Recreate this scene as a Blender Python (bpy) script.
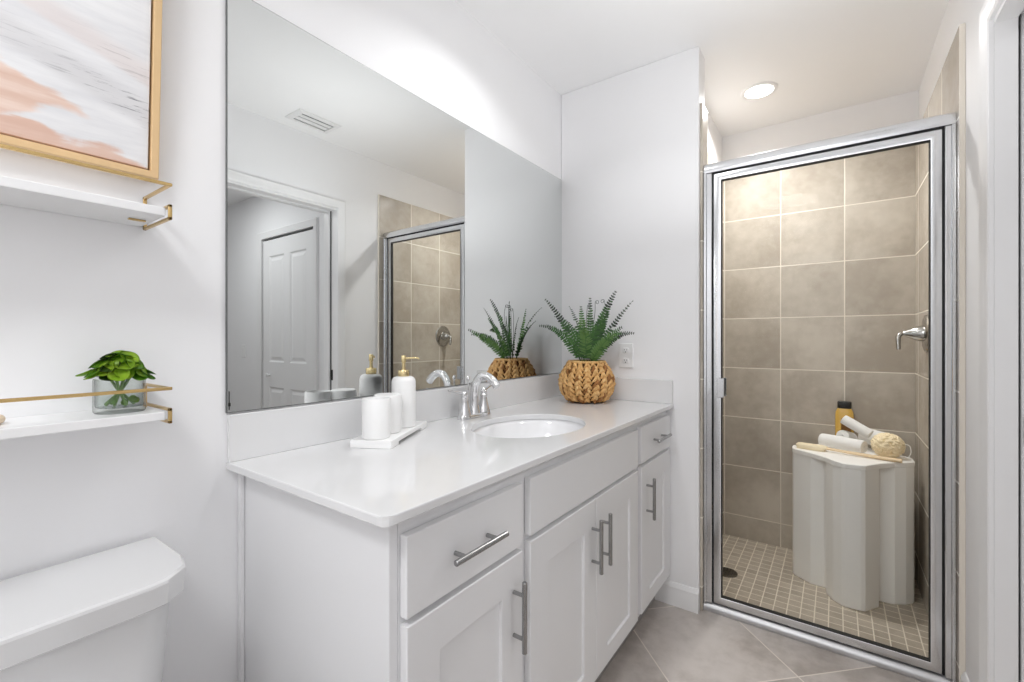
import bpy, bmesh, math, random
from mathutils import Vector, Matrix, noise

for o in list(bpy.data.objects):
    bpy.data.objects.remove(o)
random.seed(7)
SC = bpy.context.scene
COL = SC.collection
PI = math.pi

# ------------------------------------------------------------------ camera
CAMH = 1.1763
cam_d = bpy.data.cameras.new('camera')
cam_d.sensor_width = 36.0
cam_d.lens = 451.65 / 1024 * 36.0
cam_d.shift_y = -1.57 / 1024
cam_d.clip_start = 0.02
cam = bpy.data.objects.new('camera', cam_d)
COL.objects.link(cam)
cam.location = (0, -1.1576, CAMH)
cam.rotation_euler = (PI / 2, 0, math.radians(35.645 - 90))
SC.camera = cam

# ------------------------------------------------------------------ world, exposure
w = bpy.data.worlds.new('world')
SC.world = w
w.use_nodes = True
w.node_tree.nodes['Background'].inputs[0].default_value = (0.95, 0.97, 1.0, 1)
w.node_tree.nodes['Background'].inputs[1].default_value = 1.0
SC.view_settings.view_transform = 'Standard'
SC.view_settings.look = 'None'
SC.view_settings.gamma = 1
SC.view_settings.use_curve_mapping = False
SC.view_settings.exposure = 0.12
cy = SC.cycles
cy.max_bounces = 14
cy.diffuse_bounces = 8
cy.glossy_bounces = 8
cy.transmission_bounces = 10
cy.transparent_max_bounces = 16
cy.use_denoising = True
cy.caustics_reflective = False
cy.caustics_refractive = False
cy.sample_clamp_indirect = 6.0


def area(name, loc, size, power, color=(1, 1, 1), rot=(0, 0, 0), spread=180):
    l = bpy.data.lights.new(name, 'AREA')
    l.shape = 'DISK'
    l.size = size
    l.energy = power
    l.color = color
    l.spread = math.radians(spread)
    o = bpy.data.objects.new(name, l)
    o.location = loc
    o.rotation_euler = rot
    COL.objects.link(o)
    return o


CEIL = 2.442
# downlights over vanity, shower and hall; an added fill behind the camera
NEU = (0.985, 0.995, 1.0)
area('lamp_vanity', (1.22, -0.42, CEIL - 0.01), 0.13, 3.2, NEU, spread=132)
area('lamp_shower', (2.60, -0.84, CEIL - 0.009), 0.122, 9.6, (1, 0.99, 0.98), spread=146)
area('fill_rear', (-0.60, -0.80, CEIL - 0.01), 0.50, 15.8, NEU)  # unseen, added to brighten the left wall and toilet
area('lamp_hall', (1.20, -2.70, CEIL - 0.01), 0.30, 11.0, NEU)
# added fill with no real source, aimed at the ceiling to even the brightness
area('ceiling_fill', (1.40, -0.90, 1.60), 0.30, 4.3, NEU, (PI, 0, 0))


# ------------------------------------------------------------------ materials
def new_mat(name):
    m = bpy.data.materials.new(name)
    m.use_nodes = True
    nt = m.node_tree
    return m, nt, nt.nodes['Principled BSDF']


def N(nt, typ, **kw):
    n = nt.nodes.new(typ)
    for k, v in kw.items():
        setattr(n, k, v)
    return n


def L(nt, a, b):
    nt.links.new(a, b)


def M(nt, op, a, b=None, c=None, clamp=False):
    n = N(nt, 'ShaderNodeMath', operation=op, use_clamp=clamp)
    for i, v in enumerate((a, b, c)):
        if v is None:
            continue
        if isinstance(v, (int, float)):
            n.inputs[i].default_value = v
        else:
            L(nt, v, n.inputs[i])
    return n.outputs[0]


def mixc(nt, fac, a, b):
    n = N(nt, 'ShaderNodeMix', data_type='RGBA')
    for s, v in ((n.inputs['Factor'], fac), (n.inputs['A'], a), (n.inputs['B'], b)):
        if isinstance(v, (int, float)):
            s.default_value = v
        elif isinstance(v, tuple):
            s.default_value = (*v[:3], 1)
        else:
            L(nt, v, s)
    return n.outputs['Result']


def noise_tex(nt, vec, scale, detail=4, rough=0.5):
    n = N(nt, 'ShaderNodeTexNoise')
    n.inputs['Scale'].default_value = scale
    n.inputs['Detail'].default_value = detail
    n.inputs['Roughness'].default_value = rough
    if vec is not None:
        L(nt, vec, n.inputs['Vector'])
    return n.outputs['Fac']


def smooth(nt, v, lo, hi):
    n = N(nt, 'ShaderNodeMapRange', interpolation_type='SMOOTHSTEP')
    n.inputs['From Min'].default_value = lo
    n.inputs['From Max'].default_value = hi
    L(nt, v, n.inputs['Value'])
    return n.outputs['Result']


def bump(nt, b, h, strength, dist=0.002):
    n = N(nt, 'ShaderNodeBump')
    n.inputs['Strength'].default_value = strength
    n.inputs['Distance'].default_value = dist
    L(nt, h, n.inputs['Height'])
    L(nt, n.outputs[0], b.inputs['Normal'])


def plain(name, col, rough=0.5, metal=0.0, var=0.03, scale=8, bmp=0.0, bscale=200, spec=0.5, coat=0.0, sss=0.0):
    m, nt, b = new_mat(name)
    tc = N(nt, 'ShaderNodeTexCoord').outputs['Object']
    f = noise_tex(nt, tc, scale, 3)
    lo = tuple(c * (1 - var) for c in col)
    hi = tuple(min(1, c * (1 + var)) for c in col)
    L(nt, mixc(nt, f, lo, hi), b.inputs['Base Color'])
    b.inputs['Roughness'].default_value = rough
    b.inputs['Metallic'].default_value = metal
    b.inputs['Specular IOR Level'].default_value = spec
    if coat:
        b.inputs['Coat Weight'].default_value = coat
        b.inputs['Coat Roughness'].default_value = 0.08
    if bmp:
        bump(nt, b, noise_tex(nt, tc, bscale, 2), bmp)
    return m


def emit(name, col, s):
    m, nt, b = new_mat(name)
    b.inputs['Base Color'].default_value = (1, 1, 1, 1)
    b.inputs['Emission Color'].default_value = (*col, 1)
    b.inputs['Emission Strength'].default_value = s
    return m


def thin_glass(name, tint=(0.97, 0.985, 0.975), ior=1.45, rough=0.0, edge_k=1.0):
    m = bpy.data.materials.new(name)
    m.use_nodes = True
    nt = m.node_tree
    nt.nodes.clear()
    out = N(nt, 'ShaderNodeOutputMaterial')
    tr = N(nt, 'ShaderNodeBsdfTransparent')
    edge = tuple(c * edge_k for c in tint)
    lwt = N(nt, 'ShaderNodeLayerWeight')
    lwt.inputs[0].default_value = 0.5
    L(nt, mixc(nt, M(nt, 'POWER', lwt.outputs['Facing'], 3.0), tint, edge), tr.inputs[0])
    gl = N(nt, 'ShaderNodeBsdfGlossy')
    gl.inputs['Roughness'].default_value = rough
    lw = N(nt, 'ShaderNodeLayerWeight')
    lw.inputs[0].default_value = 0.5
    f0 = ((ior - 1) / (ior + 1)) ** 2
    fac = M(nt, 'MULTIPLY_ADD', M(nt, 'POWER', lw.outputs['Facing'], 5.0), (1 - f0) * 0.8, f0)
    mx = N(nt, 'ShaderNodeMixShader')
    L(nt, fac, mx.inputs[0])
    L(nt, tr.outputs[0], mx.inputs[1])
    L(nt, gl.outputs[0], mx.inputs[2])
    L(nt, mx.outputs[0], out.inputs[0])
    return m


def grid_mask(nt, a, size, off, gw):
    """a: coordinate socket -> (grout mask, tile index)"""
    t = M(nt, 'DIVIDE', M(nt, 'SUBTRACT', a, off), size)
    fr = M(nt, 'FRACT', t)
    d = M(nt, 'ABSOLUTE', M(nt, 'SUBTRACT', fr, 0.5))
    g = smooth(nt, d, 0.5 - gw / size * 0.62, 0.5 - gw / size * 0.35)
    return g, M(nt, 'FLOOR', t)


def tile_mat(name, ax, ay, size, offa, offb, gw, cols, grout, rough=0.35, cloud=2.2, sizeb=None, vari=0.10, rot45=False):
    m, nt, b = new_mat(name)
    tc = N(nt, 'ShaderNodeTexCoord').outputs['Object']
    sp = N(nt, 'ShaderNodeSeparateXYZ')
    L(nt, tc, sp.inputs[0])
    if rot45:
        r = 1 / math.sqrt(2)
        a = M(nt, 'MULTIPLY', M(nt, 'SUBTRACT', sp.outputs[0], sp.outputs[1]), r)
        c = M(nt, 'MULTIPLY', M(nt, 'ADD', sp.outputs[0], sp.outputs[1]), r)
    else:
        a, c = sp.outputs[ax], sp.outputs[ay]
    g1, i1 = grid_mask(nt, a, size, offa, gw)
    g2, i2 = grid_mask(nt, c, sizeb or size, offb, gw)
    g = M(nt, 'MAXIMUM', g1, g2)
    cx = N(nt, 'ShaderNodeCombineXYZ')
    L(nt, i1, cx.inputs[0])
    L(nt, i2, cx.inputs[1])
    wn = N(nt, 'ShaderNodeTexWhiteNoise', noise_dimensions='2D')
    L(nt, cx.outputs[0], wn.inputs['Vector'])
    # cloudy stone look, shifted per tile
    va = N(nt, 'ShaderNodeVectorMath', operation='MULTIPLY_ADD')
    L(nt, wn.outputs['Color'], va.inputs[0])
    va.inputs[1].default_value = (7, 7, 7)
    L(nt, tc, va.inputs[2])
    n1 = noise_tex(nt, va.outputs[0], cloud, 5, 0.55)
    n2 = noise_tex(nt, va.outputs[0], cloud * 9, 4, 0.6)
    f = M(nt, 'ADD', M(nt, 'MULTIPLY', n1, 0.75), M(nt, 'MULTIPLY', n2, 0.25))
    f = smooth(nt, f, 0.34, 0.66)
    col = mixc(nt, f, cols[0], cols[1])
    hs = N(nt, 'ShaderNodeHueSaturation')
    L(nt, M(nt, 'MULTIPLY_ADD', wn.outputs['Value'], vari, 1 - vari / 2), hs.inputs['Value'])
    L(nt, col, hs.inputs['Color'])
    L(nt, mixc(nt, g, hs.outputs[0], grout), b.inputs['Base Color'])
    L(nt, M(nt, 'MULTIPLY_ADD', g, 0.45, rough), b.inputs['Roughness'])
    bump(nt, b, M(nt, 'SUBTRACT', 1.0, g), 0.5, 0.0015)
    return m


WALLC = (0.87, 0.87, 0.88)
m_wall = plain('wall_paint', WALLC, 0.55, var=0.01, bmp=0.05, bscale=90, spec=0.3)
m_ceil = plain('ceiling_paint', (0.90, 0.90, 0.905), 0.8, var=0.01, bmp=0.08, bscale=120, spec=0.2)
m_trim = plain('trim_semigloss', (0.86, 0.86, 0.865), 0.34, var=0.01)
m_cab = plain('cabinet_paint', (0.785, 0.785, 0.795), 0.32, var=0.012, scale=3)
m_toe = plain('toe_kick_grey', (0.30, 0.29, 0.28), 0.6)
m_quartz = plain('white_quartz', (0.75, 0.75, 0.755), 0.10, var=0.02, scale=14, spec=0.5)
m_porc = plain('white_porcelain', (0.87, 0.87, 0.88), 0.08, var=0.005, coat=0.4)
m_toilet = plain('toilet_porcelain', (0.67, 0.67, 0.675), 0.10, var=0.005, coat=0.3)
m_cer = plain('matte_white_ceramic', (0.90, 0.90, 0.895), 0.42, var=0.01)
m_chrome = plain('chrome', (0.80, 0.80, 0.81), 0.07, 1.0, var=0.01)
m_nickel = plain('brushed_nickel', (0.38, 0.38, 0.38), 0.26, 1.0, var=0.06, scale=60)
m_valve = plain('valve_nickel', (0.50, 0.49, 0.47), 0.16, 1.0, var=0.03, scale=60)
m_alum = plain('polished_aluminium', (0.74, 0.75, 0.765), 0.20, 1.0, var=0.03, scale=25)
m_sill = plain('sill_aluminium', (0.60, 0.60, 0.61), 0.42, 1.0, var=0.04, scale=25)
m_alud = plain('aluminium_channel', (0.50, 0.50, 0.51), 0.28, 1.0, var=0.04, scale=25)
m_seal = plain('black_rubber', (0.012, 0.012, 0.012), 0.6)
m_brass = plain('satin_brass', (0.66, 0.46, 0.20), 0.24, 1.0, var=0.05, scale=30)
m_gold = plain('pump_gold', (0.74, 0.60, 0.33), 0.22, 1.0, var=0.03)
m_shelf = plain('shelf_white', (0.82, 0.82, 0.825), 0.35, var=0.015)
m_framew = plain('pale_gold_wood', (0.72, 0.50, 0.27), 0.42, var=0.10, scale=14, spec=0.4)
m_dark = plain('gap_shade', (0.02, 0.02, 0.02), 0.7)
m_oil = plain('dark_bronze', (0.05, 0.047, 0.045), 0.35, 0.7)
m_plast = plain('white_plastic', (0.86, 0.86, 0.86), 0.3, var=0.01)
m_slot = plain('slot_black', (0.02, 0.02, 0.02), 0.5)
m_vent = plain('vent_white', (0.78, 0.78, 0.78), 0.45, var=0.01)
m_ventd = plain('vent_shade', (0.12, 0.12, 0.12), 0.7)
m_led = emit('downlight_glow', (1.0, 0.965, 0.92), 9.0)
m_mirror = plain('mirror_silver', (0.80, 0.82, 0.815), 0.0, 1.0, var=0.0)
m_mback = plain('mirror_edge', (0.16, 0.17, 0.17), 0.3, 0.4)
m_glass = thin_glass('shower_glass', (0.985, 0.99, 0.985), 1.07)
m_vase = thin_glass('vase_glass', (0.97, 0.982, 0.978), 1.5, edge_k=0.45)
m_water = thin_glass('vase_water', (0.95, 0.975, 0.965), 1.15)
m_stool = plain('matte_white_stone', (0.91, 0.90, 0.88), 0.55, var=0.03, scale=5, bmp=0.1, bscale=60)
m_towel = plain('white_terry', (0.88, 0.875, 0.865), 0.9, var=0.04, scale=60, bmp=0.8, bscale=450, spec=0.1)
m_loof = plain('cream_mesh', (0.95, 0.82, 0.58), 0.8, var=0.05, scale=30, spec=0.2)
m_cord = plain('white_cord', (0.86, 0.84, 0.80), 0.7)
m_brushw = plain('pale_bamboo', (0.80, 0.62, 0.40), 0.5, var=0.10, scale=20)
m_brist = plain('cream_bristle', (0.86, 0.75, 0.54), 0.8, var=0.10, scale=90, bmp=0.6, bscale=300)
m_amber = plain('golden_soap', (0.72, 0.45, 0.10), 0.18, var=0.08, coat=0.5)
m_label = plain('brown_label', (0.34, 0.17, 0.05), 0.5, var=0.3, scale=70)
m_cap = plain('black_cap', (0.015, 0.014, 0.013), 0.35)
m_floor = tile_mat('floor_tile', 0, 1, 0.4572, 1.602, 0.573, 0.005,
                   ((0.32, 0.28, 0.25), (0.56, 0.515, 0.485)), (0.72, 0.66, 0.60), 0.34, 2.6, vari=0.08, rot45=True)
TC = ((0.42, 0.37, 0.31), (0.59, 0.54, 0.47))
GR = (0.80, 0.745, 0.66)
m_tback = tile_mat('wall_tile_back', 1, 2, 0.3005, -0.8957, 0.102, 0.0055, TC, GR, 0.25, 2.4)
m_tside = tile_mat('wall_tile_side', 0, 2, 0.3005, 2.049, 0.102, 0.0055, TC, GR, 0.25, 2.4)
m_mos = tile_mat('mosaic_floor', 0, 1, 0.0508, 3.024, -0.9285, 0.0045,
                 ((0.38, 0.325, 0.26), (0.47, 0.41, 0.335)), (0.76, 0.69, 0.58), 0.4, 6, vari=0.16)


# ------------------------------------------------------------------ mesh helpers
def BM():
    return bmesh.new()


def origin_of(o):
    p = Vector((0, 0, 0))
    while o is not None:
        p += o.location
        o = o.parent
    return p


def obj(name, bm, mat, parent=None, smooth=False, base=None, auto=35, mats=None, recalc=True):
    """links ONE mesh object; geometry is given in room coordinates"""
    if recalc:
        bmesh.ops.recalc_face_normals(bm, faces=bm.faces)
    off = origin_of(parent) if parent else Vector(base or (0, 0, 0))
    if off.length > 0:
        bmesh.ops.translate(bm, verts=bm.verts, vec=-off)
    me = bpy.data.meshes.new(name)
    bm.to_mesh(me)
    bm.free()
    for x in (mats or [mat]):
        me.materials.append(x)
    if smooth:
        me.polygons.foreach_set('use_smooth', [True] * len(me.polygons))
        if auto:
            try:
                me.set_sharp_from_angle(angle=math.radians(auto))
            except Exception:
                pass
    o = bpy.data.objects.new(name, me)
    COL.objects.link(o)
    if parent:
        o.parent = parent
    else:
        o.location = off
    return o


def thing(name, label, cat, loc, group=None):
    o = bpy.data.objects.new(name, None)
    o.empty_display_size = 0.05
    COL.objects.link(o)
    o.location = loc
    return tag(o, label, cat, group)


def tag(o, label, cat, group=None):
    o['label'] = label
    o['category'] = cat
    if group:
        o['group'] = group
    return o


def struct(name, bm, mat, parent=None, **kw):
    o = obj(name, bm, mat, parent, **kw)
    if not parent:
        o['kind'] = 'structure'
    return o


def box(bm, x0, x1, y0, y1, z0, z1, bev=0.0, seg=2):
    t = bmesh.new()
    vs = [t.verts.new((x, y, z)) for x in (x0, x1) for y in (y0, y1) for z in (z0, z1)]
    for f in ((0, 1, 3, 2), (4, 6, 7, 5), (0, 4, 5, 1), (2, 3, 7, 6), (0, 2, 6, 4), (1, 5, 7, 3)):
        t.faces.new([vs[i] for i in f])
    bmesh.ops.recalc_face_normals(t, faces=t.faces)
    if bev:
        bmesh.ops.bevel(t, geom=t.edges[:], offset=bev, segments=seg, affect='EDGES', profile=0.5)
    append(bm, t)
    return bm


def append(bm, t, mat=None, midx=None):
    vm = {}
    for v in t.verts:
        co = mat @ v.co if mat is not None else v.co
        vm[v] = bm.verts.new(co)
    for f in t.faces:
        try:
            nf = bm.faces.new([vm[v] for v in f.verts])
            nf.material_index = f.material_index if midx is None else midx
        except ValueError:
            pass
    t.free()


def loft(bm, rings, cap0=True, cap1=True, close=True, midx=0):
    rv = [[bm.verts.new(p) for p in r] for r in rings]
    n = len(rv[0])
    for i in range(len(rv) - 1):
        for j in range(n if close else n - 1):
            f = bm.faces.new((rv[i][j], rv[i][(j + 1) % n], rv[i + 1][(j + 1) % n], rv[i + 1][j]))
            f.material_index = midx
    if cap0:
        bm.faces.new(rv[0][::-1]).material_index = midx
    if cap1:
        bm.faces.new(rv[-1]).material_index = midx
    return bm


def lathe(bm, prof, c=(0, 0, 0), axis=None, n=40, cap0=True, cap1=True):
    """prof: (radius, height) list about +Z at c, or about axis"""
    q = Vector((0, 0, 1)).rotation_difference(Vector(axis)) if axis is not None else None
    rings = []
    for r, h in prof:
        ring = []
        for i in range(n):
            a = 2 * PI * i / n
            p = Vector((r * math.cos(a), r * math.sin(a), h))
            if q is not None:
                p = q @ p
            ring.append(p + Vector(c))
        rings.append(ring)
    return loft(bm, rings, cap0, cap1)


def tube(bm, pts, r, n=10, cap=True, r_list=None, sx=1.0, midx=0):
    pts = [Vector(p) for p in pts]
    m = len(pts)
    tang = []
    for i in range(m):
        a = pts[max(0, i - 1)]
        b = pts[min(m - 1, i + 1)]
        tang.append((b - a).normalized())
    up = Vector((0, 0, 1)) if abs(tang[0].z) < 0.9 else Vector((1, 0, 0))
    nrm = (up - tang[0] * up.dot(tang[0])).normalized()
    rings = []
    for i in range(m):
        t = tang[i]
        nrm = (nrm - t * nrm.dot(t))
        nrm.normalize()
        bn = t.cross(nrm)
        rr = r_list[i] if r_list else r
        k = 1.0
        if 0 < i < m - 1:
            a = (pts[i] - pts[i - 1]).normalized()
            k = 1.0 / max(0.5, a.dot(t))
        rings.append([pts[i] + nrm * (math.cos(2 * PI * j / n) * rr * k) + bn * (math.sin(2 * PI * j / n) * rr * sx) for j in range(n)])
    return loft(bm, rings, cap, cap, midx=midx)


def bez(p0, p1, p2, n):
    p0, p1, p2 = Vector(p0), Vector(p1), Vector(p2)
    return [p0 * (1 - t) ** 2 + p1 * 2 * t * (1 - t) + p2 * t * t for t in [i / (n - 1) for i in range(n)]]


def catmull(pts, n=6):
    P = [Vector(p) for p in pts]
    P = [P[0] * 2 - P[1]] + P + [P[-1] * 2 - P[-2]]
    out = []
    for i in range(1, len(P) - 2):
        for k in range(n):
            t = k / n
            a, b, c, d = P[i - 1], P[i], P[i + 1], P[i + 2]
            out.append(0.5 * ((2 * b) + (c - a) * t + (2 * a - 5 * b + 4 * c - d) * t * t + (3 * b - a - 3 * c + d) * t ** 3))
    out.append(P[-2])
    return out


def se_ring(cx, cy, z, a, b, p=2.0, n=48, rot=0.0):
    ring = []
    for i in range(n):
        t = 2 * PI * i / n
        c, s = math.cos(t), math.sin(t)
        x = a * math.copysign(abs(c) ** (2 / p), c)
        y = b * math.copysign(abs(s) ** (2 / p), s)
        ring.append(Vector((cx + x * math.cos(rot) - y * math.sin(rot), cy + x * math.sin(rot) + y * math.cos(rot), z)))
    return ring


def prism(bm, poly, z0, z1, bev=0.0):
    t = bmesh.new()
    loft(t, [[(x, y, z0) for x, y in poly], [(x, y, z1) for x, y in poly]])
    if bev:
        bmesh.ops.recalc_face_normals(t, faces=t.faces)
        bmesh.ops.bevel(t, geom=[e for e in t.edges], offset=bev, segments=2, affect='EDGES', profile=0.5)
    append(bm, t)
    return bm


def panel_front(bm, us, vs, panels, fmap, depth, bevel=0.006, steps=None):
    """grid of cells in (u,v); cells in panels are recessed. fmap(u,v,d) -> point, d = distance behind the face.
    us, vs: cut lists; returns boundary verts are not shared (solid backing is a separate box)."""
    for i in range(len(us) - 1):
        for j in range(len(vs) - 1):
            u0, u1, v0, v1 = us[i], us[i + 1], vs[j], vs[j + 1]
            if (i, j) not in panels:
                bm.faces.new([bm.verts.new(fmap(*q)) for q in ((u0, v0, 0), (u1, v0, 0), (u1, v1, 0), (u0, v1, 0))])
            else:
                prof = steps or [(0, 0), (bevel, depth)]
                prev = None
                for ins, d in prof:
                    ring = [bm.verts.new(fmap(*q)) for q in ((u0 + ins, v0 + ins, d), (u1 - ins, v0 + ins, d), (u1 - ins, v1 - ins, d), (u0 + ins, v1 - ins, d))]
                    if prev:
                        for k in range(4):
                            bm.faces.new((prev[k], prev[(k + 1) % 4], ring[(k + 1) % 4], ring[k]))
                    prev = ring
                bm.faces.new(prev)


# ------------------------------------------------------------------ the room shell
XE, XB, YR = 2.05, 3.054, -1.50
XK = -1.25
b = BM(); box(b, XK - 0.1, XB + 0.2, 0, 0.1, -0.1, CEIL)
struct('wall_left', b, m_wall)
b = BM(); box(b, XE, 2.16, -0.678, -0.001, -0.06, CEIL, 0.004)
struct('wall_end', b, m_wall)
b = BM(); box(b, 2.16, XB + 0.1, -0.579, -0.001, -0.06, CEIL)
struct('wall_shower_left', b, m_wall)
b = BM(); box(b, XB + 0.01, XB + 0.2, -1.638, -0.001, -0.06, CEIL)
struct('wall_shower_back', b, m_wall)
DX0, DX1, DZ = 0.90, 1.728, 2.03
b = BM()
box(b, XK, DX0, -1.638, YR, -0.05, CEIL)
box(b, DX0, DX1 + 0.012, -1.638, YR, DZ, CEIL)
box(b, DX1 + 0.012, XB + 0.2, -1.525, YR, -0.05, CEIL)
box(b, DX1 + 0.012, XB + 0.2, -1.638, -1.615, -0.05, CEIL)
box(b, 2.60, XB + 0.2, -1.615, -1.525, -0.05, CEIL)
box(b, DX1 + 0.012, 2.60, -1.615, -1.525, DZ + 0.03, CEIL)
struct('wall_right', b, m_wall)
b = BM(); box(b, XK - 0.1, XK, -1.638, 0.0, -0.05, CEIL)
struct('wall_back', b, m_wall)
b = BM(); box(b, XK - 0.1, XB + 0.2, -1.638, 0.1, CEIL, CEIL + 0.06)
struct('ceiling', b, m_ceil)
b = BM(); box(b, XK - 0.1, 2.1148, -1.638, 0.1, -0.08, 0.0)
struct('floor', b, m_floor)
b = BM(); box(b, 2.1148, XB + 0.02, -1.50, -0.57, -0.10, -0.034)
struct('floor_shower', b, m_mos)
# tile cladding
TZ = 2.205
b = BM(); box(b, XB, XB + 0.01, -1.49, -0.584, -0.036, TZ)
struct('wall_shower_back_tile', b, m_tback)
b = BM(); box(b, 2.049, XB, YR, -1.485, -0.036, TZ, 0.002, 1)
struct('wall_shower_right_tile', b, m_tside)
b = BM(); box(b, 2.17, XB, -0.589, -0.579, -0.036, TZ)
struct('wall_shower_left_tile', b, m_tside)
b = BM(); box(b, 2.072, 2.17, -0.688, -0.678, -0.036, TZ, 0.002, 1)
box(b, 2.16, 2.17, -0.678, -0.579, -0.036, TZ)
struct('wall_shower_return_tile', b, m_tside)
# hall seen in the mirror through the doorway
b = BM()
HW0, HW1, HWZ = -2.900, -2.088, 2.043
loft(b, [[Vector((x, -4.3, -0.05)), Vector((x, HW0, -0.05)), Vector((x, HW0, HWZ)), Vector((x, HW1, HWZ)), Vector((x, HW1, -0.05)), Vector((x, -1.638, -0.05)), Vector((x, -1.638, CEIL)), Vector((x, -4.3, CEIL))] for x in (1.92, 1.99)])
box(b, 1.99, 2.02, -4.3, -1.638, -0.05, CEIL)
struct('wall_hall', b, m_wall)
b = BM(); box(b, -0.5, 2.02, -4.4, -4.3, -0.05, CEIL)
box(b, -0.6, -0.5, -4.4, -1.638, -0.05, CEIL)
struct('wall_hall_back', b, m_wall)
b = BM(); box(b, -0.6, 2.02, -4.4, -1.638, CEIL, CEIL + 0.05)
struct('ceiling_hall', b, m_ceil)
b = BM(); box(b, -0.6, 2.02, -4.4, -1.638, -0.08, 0.0)
struct('floor_hall', b, m_floor)


# doorway casing, bath side (mitred legs with a stepped profile)
def casing(bm, x0, x1, ztop, wdt, yface, sgn, leg=0.0):
    """U-shaped casing round opening x0..x1 up to ztop on plane y=yface, projecting sgn*y"""
    prof = [(0.000, 0.0), (0.000, 0.009), (0.005, 0.012), (0.016, 0.0125), (0.021, 0.015), (0.032, 0.0155), (0.040, 0.019), (wdt - 0.004, 0.020), (wdt, 0.017), (wdt, 0.0)]
    def pt(path_i, ins, d):
        y = yface + sgn * d
        if path_i == 0: return Vector((x0 - ins, y, leg))
        if path_i == 1: return Vector((x0 - ins, y, ztop + ins))
        if path_i == 2: return Vector((x1 + ins, y, ztop + ins))
        return Vector((x1 + ins, y, leg))
    loft(bm, [[pt(i, a, d) for a, d in prof] for i in range(4)])


b = BM(); casing(b, DX0 + 0.005, DX1, DZ, 0.052, YR, 1)
struct('trim_1', b, m_trim, smooth=True, auto=25)
b = BM(); casing(b, DX0 + 0.005, DX1, DZ, 0.052, -1.638, -1)
struct('trim_2', b, m_trim, smooth=True, auto=25)
# split jamb with the pocket slot
b = BM()
box(b, DX1, DX1 + 0.014, -1.545, YR - 0.0005, 0, DZ, 0.001, 1)
box(b, DX1, DX1 + 0.014, -1.6375, -1.596, 0, DZ, 0.001, 1)
box(b, DX0, DX0 + 0.012, -1.6375, YR - 0.0005, 0, DZ)
box(b, DX0, DX1, -1.545, YR - 0.0005, DZ - 0.012, DZ + 0.002)
box(b, DX0, DX1, -1.6375, -1.596, DZ - 0.012, DZ + 0.002)
struct('trim_3', b, m_trim)
b = BM(); box(b, DX1 + 0.016, 2.53, -1.588, -1.553, 0.012, DZ + 0.01, 0.002, 1)
d1 = struct('door_1', b, m_trim)
b = BM(); box(b, DX1 + 0.012, DX1 + 0.0165, -1.583, -1.558, 0.905, 0.975, 0.002, 1)
box(b, DX1 + 0.009, DX1 + 0.013, -1.575, -1.566, 0.925, 0.955, 0.001, 1)
lp = obj('edge_pull', b, m_oil, d1); lp['label'] = 'dark metal edge pull'
b = BM(); box(b, DX1 + 0.018, 2.598, -1.6145, -1.598, 0.0, DZ + 0.02)
box(b, 2.58, 2.598, -1.598, -1.5255, 0.0, DZ + 0.02)
box(b, DX1 + 0.018, 2.58, -1.543, -1.5255, 0.0, DZ + 0.02)
struct('pocket_shade', b, m_dark)  # near-black lining, the pocket's shade put into its colour

# hall closet door with four panels
YA, YB_ = -2.888, -2.100
b = BM()
fm = lambda u, v, d: Vector((1.925 + d, u, v))
zs = [0.012, 0.23, 0.775, 0.985, 1.885, 2.022]
ys = [YA, YA + 0.10, YA + 0.345, YA + 0.435, YA + 0.68, YB_]
panel_front(b, ys, zs, {(1, 1), (3, 1), (1, 3), (3, 3)}, fm, 0,
            steps=[(0, 0), (0.012, 0.009), (0.022, 0.009), (0.045, 0.002)])
box(b, 1.935, 1.96, YA, YB_, 0.012, 2.022)
for q in ((YA, YA), (YB_, YB_)):
    b.faces.new([b.verts.new(p) for p in ((1.925, q[0], 0.012), (1.96, q[0], 0.012), (1.96, q[0], 2.022), (1.925, q[0], 2.022))])
b.faces.new([b.verts.new(p) for p in ((1.925, YA, 2.022), (1.925, YB_, 2.022), (1.96, YB_, 2.022), (1.96, YA, 2.022))])
d2 = struct('door_2', b, m_trim)
b = BM(); lathe(b, [(0.012, 0), (0.008, 0.012), (0.015, 0.022), (0.017, 0.030), (0.010, 0.036)], (1.925, -2.775, 0.875), (-1, 0, 0), 20)
obj('door_knob', b, m_plast, d2, smooth=True)
b = BM(); box(b, 1.962, 1.985, YA - 0.012, YB_ + 0.012, 0.0, 2.042)
struct('closet_gap_shade', b, m_dark)  # dark sheet painted as the shade in the gap round the closet door
b = BM()
def hc(ins, d, i):
    x = 1.92 - d
    y0, y1, zt = YA - 0.012, YB_ + 0.012, 2.04
    return [Vector((x, y0 - ins, 0)), Vector((x, y0 - ins, zt + ins)), Vector((x, y1 + ins, zt + ins)), Vector((x, y1 + ins, 0))][i]
loft(b, [[hc(a, d, i) for a, d in ((0, 0), (0, .010), (.02, .012), (.03, .015), (.052, .018), (.056, .014), (.056, 0))] for i in range(4)])
struct('trim_6', b, m_trim, smooth=True, auto=25)


# baseboards
def baseboard(name, p0, p1, nrm):
    prof = [(0, 0), (0.014, 0), (0.014, 0.062), (0.011, 0.072), (0.012, 0.080), (0.007, 0.092), (0.004, 0.098), (0, 0.100)]
    b = BM()
    n = Vector((*nrm, 0))
    loft(b, [[Vector((*p, 0)) + n * d + Vector((0, 0, z)) for d, z in prof] for p in (p0, p1)])
    struct(name, b, m_trim, smooth=True, auto=25)


baseboard('baseboard_end', (XE, -0.490), (XE, -0.679), (-1, 0))
baseboard('baseboard_left', (XK, 0), (0.49, 0), (0, -1))
baseboard('baseboard_right', (DX1 + 0.053, YR), (2.047, YR), (0, 1))
baseboard('baseboard_back', (XK, -1.49), (XK, -0.01), (1, 0))
baseboard('baseboard_hall', (1.92, -1.66), (1.92, -2.03), (-1, 0))

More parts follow.
